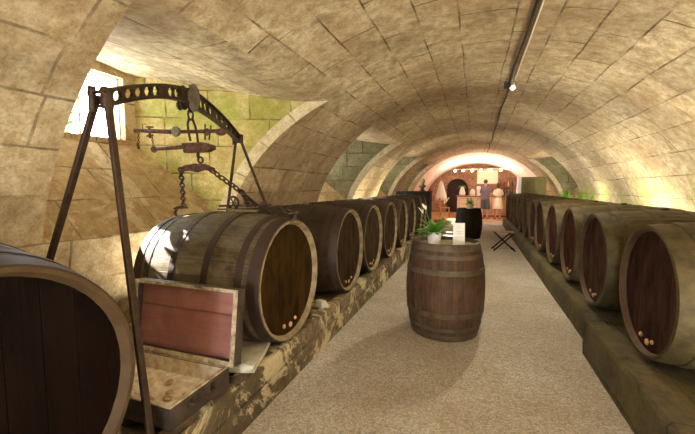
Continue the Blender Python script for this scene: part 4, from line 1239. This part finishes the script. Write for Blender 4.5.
def person(label, loc, rotz, s, female=False):
    """standing, facing +y locally, elbows bent towards the counter"""
    root = thing('person', label, 'person', loc, (0, 0, rotz)); root.scale = (s, s, s)
    sw = .175 if not female else .15; hw = .095
    V = []; E = []; R = []
    def a(p, r, par=None):
        V.append(p); R.append(r)
        if par is not None: E.append((par, len(V)-1))
        return len(V)-1
    pel = a((0, 0, .93), (.14, .10)); sp1 = a((0, 0, 1.10), (.125, .09), pel); ch_ = a((0, .0, 1.30), (.15, .10), sp1); nk0 = a((0, -.01, 1.44), (.08, .07), ch_)
    nk = a((0, 0, 1.52), (.05, .05), nk0); hd0 = a((0, .01, 1.60), (.07, .085), nk); hd = a((0, .01, 1.68), (.076, .095), hd0); a((0, .0, 1.755), (.045, .055), hd)
    for sd in (-1, 1):
        sh_ = a((sd*sw, 0, 1.40), .055, ch_); el = a((sd*(sw+.07), .04, 1.13), .04, sh_); wr = a((sd*(sw-.02), .27, 1.12), .027, el); a((sd*(sw-.04), .34, 1.13), (.032, .02), wr)
        hp = a((sd*hw, 0, .86), .085, pel); kn = a((sd*(hw+.01), .02, .48), .055, hp); cf = a((sd*(hw+.01), -.01, .32), .05, kn); an = a((sd*(hw+.015), -.02, .09), .035, cf)
        ft = a((sd*(hw+.02), .05, .035), (.035, .03), an); a((sd*(hw+.03), .15, .028), (.035, .024), ft)
    body = skin_body('body', V, E, R, pel, M['skin'], root)
    for sd in (-1, 1):   # fingers
        for k in range(4):
            bm = bmesh.new(); x = sd*(sw-.04)+(k-1.5)*.017; L = (.065, .075, .072, .055)[k]
            tube(bm, [(x, .35, 1.13), (x, .35+L*.5, 1.135), (x, .35+L*.9, 1.115)], [.009, .008, .006], 6); mesh_obj('finger', bm, M['skin'], body, smooth=True)
        bm = bmesh.new(); x = sd*(sw-.04)-sd*.03; tube(bm, [(x+sd*.01, .32, 1.13), (x-sd*.015, .35, 1.145), (x-sd*.02, .38, 1.14)], [.011, .009, .007], 6); mesh_obj('thumb', bm, M['skin'], body, smooth=True)
        bm = bmesh.new(); bmesh.ops.create_uvsphere(bm, u_segments=10, v_segments=8, radius=1, matrix=Matrix.Translation((sd*.083, .0, 1.655)) @ Matrix.Diagonal((.01, .02, .032, 1))); mesh_obj('ear', bm, M['skin'], body, smooth=True)
        bm = bmesh.new(); bmesh.ops.create_uvsphere(bm, u_segments=10, v_segments=8, radius=.012, matrix=Matrix.Translation((sd*.03, .098, 1.675))); mesh_obj('eye', bm, M['white'], body, smooth=True)
    bm = bmesh.new(); tube(bm, [(0, .1, 1.68), (0, .122, 1.64), (0, .1, 1.628)], [.008, .014, .01], 8); mesh_obj('nose', bm, M['skin'], body, smooth=True)
    bm = bmesh.new(); tube(bm, [(-.025, .092, 1.605), (0, .1, 1.603), (.025, .092, 1.605)], [.004, .007, .004], 6); mesh_obj('mouth', bm, M['rust'], body, smooth=True)
    # hair: cap over crown and back
    bm = bmesh.new(); bmesh.ops.create_uvsphere(bm, u_segments=24, v_segments=16, radius=1, matrix=Matrix.Translation((0, -.005, 1.69)) @ Matrix.Diagonal((.092, .112, .1, 1)))
    for v in bm.verts:
        if v.co.y > .04 and v.co.z < 1.72: v.co.y = .04 + (v.co.y-.04)*.2
        if female and v.co.y < .02 and v.co.z < 1.66: v.co.z -= .10; v.co.x *= 1.05
    mesh_obj('hair', bm, M['hair2'] if female else M['hair'], root, smooth=True)
    if female:
        bm = bmesh.new()
        loft(bm, [(0, 0, .50, .24, .19), (0, 0, .56, .235, .185), (0, 0, .75, .21, .165), (0, 0, .93, .185, .145), (0, 0, 1.08, .145, .115), (0, 0, 1.22, .165, .13), (0, 0, 1.36, .165, .12), (0, -.005, 1.43, .12, .09), (0, -.005, 1.47, .085, .075)], 24)
        o = mesh_obj('dress', bm, M['dress'], root, smooth=True)
        bm = bmesh.new(); loft(bm, [(0, 0, 1.06, .150, .119), (0, 0, 1.085, .150, .119), (0, 0, 1.10, .150, .12)], 24); mesh_obj('belt', bm, M['shoe'], root, smooth=True)
    else:
        bm = bmesh.new()
        loft(bm, [(0, 0, .86, .185, .145), (0, 0, .95, .18, .14), (0, 0, 1.08, .17, .125), (0, 0, 1.25, .185, .14), (0, 0, 1.38, .19, .13), (0, -.005, 1.45, .13, .10), (0, -.005, 1.49, .08, .075)], 24)
        mesh_obj('t_shirt', bm, M['tee'], root, smooth=True)
        bm = bmesh.new()
        for sd in (-1, 1): loft(bm, [(sd*.11, .01, .45, .105, .11), (sd*.105, .01, .6, .108, .115), (sd*.09, 0, .8, .105, .135), (sd*.085, 0, .9, .10, .14)], 18)
        mesh_obj('shorts', bm, M['shorts'], root, smooth=True)
    for sd in (-1, 1):
        sh_ = Vector((sd*(sw-.03), 0, 1.42)); el = Vector((sd*(sw+.065), .03, 1.19))
        bm = bmesh.new(); tube(bm, [sh_, sh_.lerp(el, .5), el], [.075, .068, .064], 14, cap=False); mesh_obj('sleeve', bm, M['dress'] if female else M['tee'], root, smooth=True)
        bm = bmesh.new(); bmesh.ops.create_uvsphere(bm, u_segments=14, v_segments=8, radius=1, matrix=Matrix.Translation((sd*(hw+.022), .05, .035)) @ Matrix.Diagonal((.05, .145, .04, 1)))
        for v in bm.verts: v.co.z = max(v.co.z, .002)
        mesh_obj('shoe', bm, M['shoe'], root, smooth=True)
person('man in a grey-violet T-shirt and slate shorts standing at the bar', (.40, 16.9, FB), -.55, .97, False)
person('woman in a short cream dress with a belt standing at the bar', (.92, 16.95, FB), .25, .90, True)

# shrub outside the window beside the weighing frame: it dapples the sunlight
rnd = random.Random(12)
sb = thing('leafy_shrub', 'leafy shrub outside the first left window', 'shrub', (-4.95, 3.0, 1.7))
bm = bmesh.new()
for k in range(5): tube(bm, [(0, 0, 0), (rnd.uniform(-.2, .2), (k-2)*.2, .6), (rnd.uniform(-.3, .3), (k-2)*.35, 1.35)], [.02, .014, .006], 6)
mesh_obj('stem', bm, M['case_dark'], sb)
bm = bmesh.new()
for k in range(1580):
    if k < 1250: p = Vector((rnd.uniform(-.4, .35), rnd.uniform(-.78, .1), rnd.uniform(.4, 2.0)))
    elif k < 1560: p = Vector((rnd.uniform(-.35, .35), rnd.uniform(-1.5, -.78), rnd.uniform(1.5, 2.0)))
    else: p = Vector((rnd.uniform(-.35, .35), rnd.uniform(-1.5, -.78), rnd.uniform(.6, 1.4)))
    leaf(bm, p, rnd.uniform(0, 6.28), rnd.uniform(-.8, .8), .18 if k < 1560 else .13, .10 if k < 1560 else .055, .4, n=4)
mesh_obj('foliage', bm, M['leaf'], sb)

# ------------------------------------------------------------------ light
W = bpy.data.worlds.new('World'); S.world = W; W.use_nodes = True
nt = W.node_tree; bg = nt.nodes['Background']
bg.inputs['Color'].default_value = (.88, .95, 1.0, 1); bg.inputs['Strength'].default_value = 34.0

def area(name, loc, target, size, energy, col, sy_=None):
    l = bpy.data.lights.new(name, 'AREA'); l.energy = energy; l.color = col; l.shape = 'RECTANGLE'; l.size = size; l.size_y = sy_ or size
    o = bpy.data.objects.new(name, l); COL.objects.link(o); o.location = loc
    o.rotation_euler = (Vector(target)-Vector(loc)).to_track_quat('-Z', 'Y').to_euler(); return o
def point(name, loc, energy, col, r=.05):
    l = bpy.data.lights.new(name, 'POINT'); l.energy = energy; l.color = col; l.shadow_soft_size = r
    o = bpy.data.objects.new(name, l); COL.objects.link(o); o.location = loc; return o
sun = bpy.data.lights.new('sun', 'SUN'); sun.energy = 60; sun.angle = .006; sun.color = (1, .97, .9)
so = bpy.data.objects.new('sun', sun); COL.objects.link(so)
so.rotation_euler = Vector((1.6, .12, -1.1)).to_track_quat('-Z', 'Y').to_euler()

WARM = (1, .80, .50); NEUT = (1, .87, .64)
# wall washers on the right ledge behind the barrels
for k, y in enumerate((-1.5, 1.5, 4.5, 7.5, 10.5, 13.5)):
    area('washer_lamp_right', (2.5, y, .5), (1.75, y, 3), .14, 300, (1, .90, .70), 2.9)
for y in (9.0, 10.8):
    area('added_fill_left', (-2.75, y, .62), (-2.2, y, 3), .12, 90, (1, .88, .62), 1.4)  # hidden fill added to brighten the far vault
for y0_ in (2.75,):      # lamps down in the window bays, behind the barrels
    area('bay_lamp', (-2.75, y0_, .5), (-2.8, y0_, 3), .15, 60, (1, .93, .72), 1.2)
# added fill lights, out of view over the near aisle
for y in (-2.6, -.6, 1.3):
    area('added_ceiling_fill', (-.2, y, 3.05), (-.2, y, 0), .6, 13, (1, .86, .64), 1.2)
# bar lamps; the front spot is added fill to brighten the people
l = bpy.data.lights.new('added_bar_fill', 'SPOT'); l.energy = 330; l.color = (1, .80, .62); l.spot_size = 1.5; l.spot_blend = .5; l.shadow_soft_size = .06
o = bpy.data.objects.new('added_bar_fill', l); COL.objects.link(o); o.location = (.3, 14.6, 3.0); o.rotation_euler = (Vector((.6, 17.6, .9))-o.location).to_track_quat('-Z', 'Y').to_euler()
for x in (-1.0, -.2, .65, 1.25): point('bar_lamp', (x, 18.75, 2.30), 36, (1, .80, .62), .05)
l = bpy.data.lights.new('vault_spot_lamp', 'SPOT'); l.energy = 260; l.color = NEUT; l.spot_size = 2.7; l.spot_blend = .6; l.shadow_soft_size = .06
o = bpy.data.objects.new('vault_spot_lamp', l); COL.objects.link(o); o.location = vault_pt(.48, 6.06, .16)

# ------------------------------------------------------------------ camera
cam = bpy.data.cameras.new('camera'); co = bpy.data.objects.new('camera', cam); COL.objects.link(co)
cam.sensor_width = 36; cam.lens = 358/695*36; cam.clip_start = .02
Rv = Vector((.94156784, .33682339, 0)); U = Vector((-.02766125, .07732521, .99662213)); Fw = Vector((-.33568565, .93838735, -.08212389))
mw = Matrix.Identity(4)
for i in range(3): mw[i][0] = Rv[i]; mw[i][1] = U[i]; mw[i][2] = -Fw[i]
co.matrix_world = Matrix.Translation((0, 0, 1.52)) @ mw
S.camera = co
S.view_settings.view_transform = 'Standard'; S.view_settings.look = 'None'; S.view_settings.exposure = 0.0; S.view_settings.gamma = 1
S.view_settings.use_curve_mapping = False
S.cycles.max_bounces = 12; S.cycles.diffuse_bounces = 8; S.cycles.transparent_max_bounces = 8
S.cycles.sample_clamp_indirect = 6
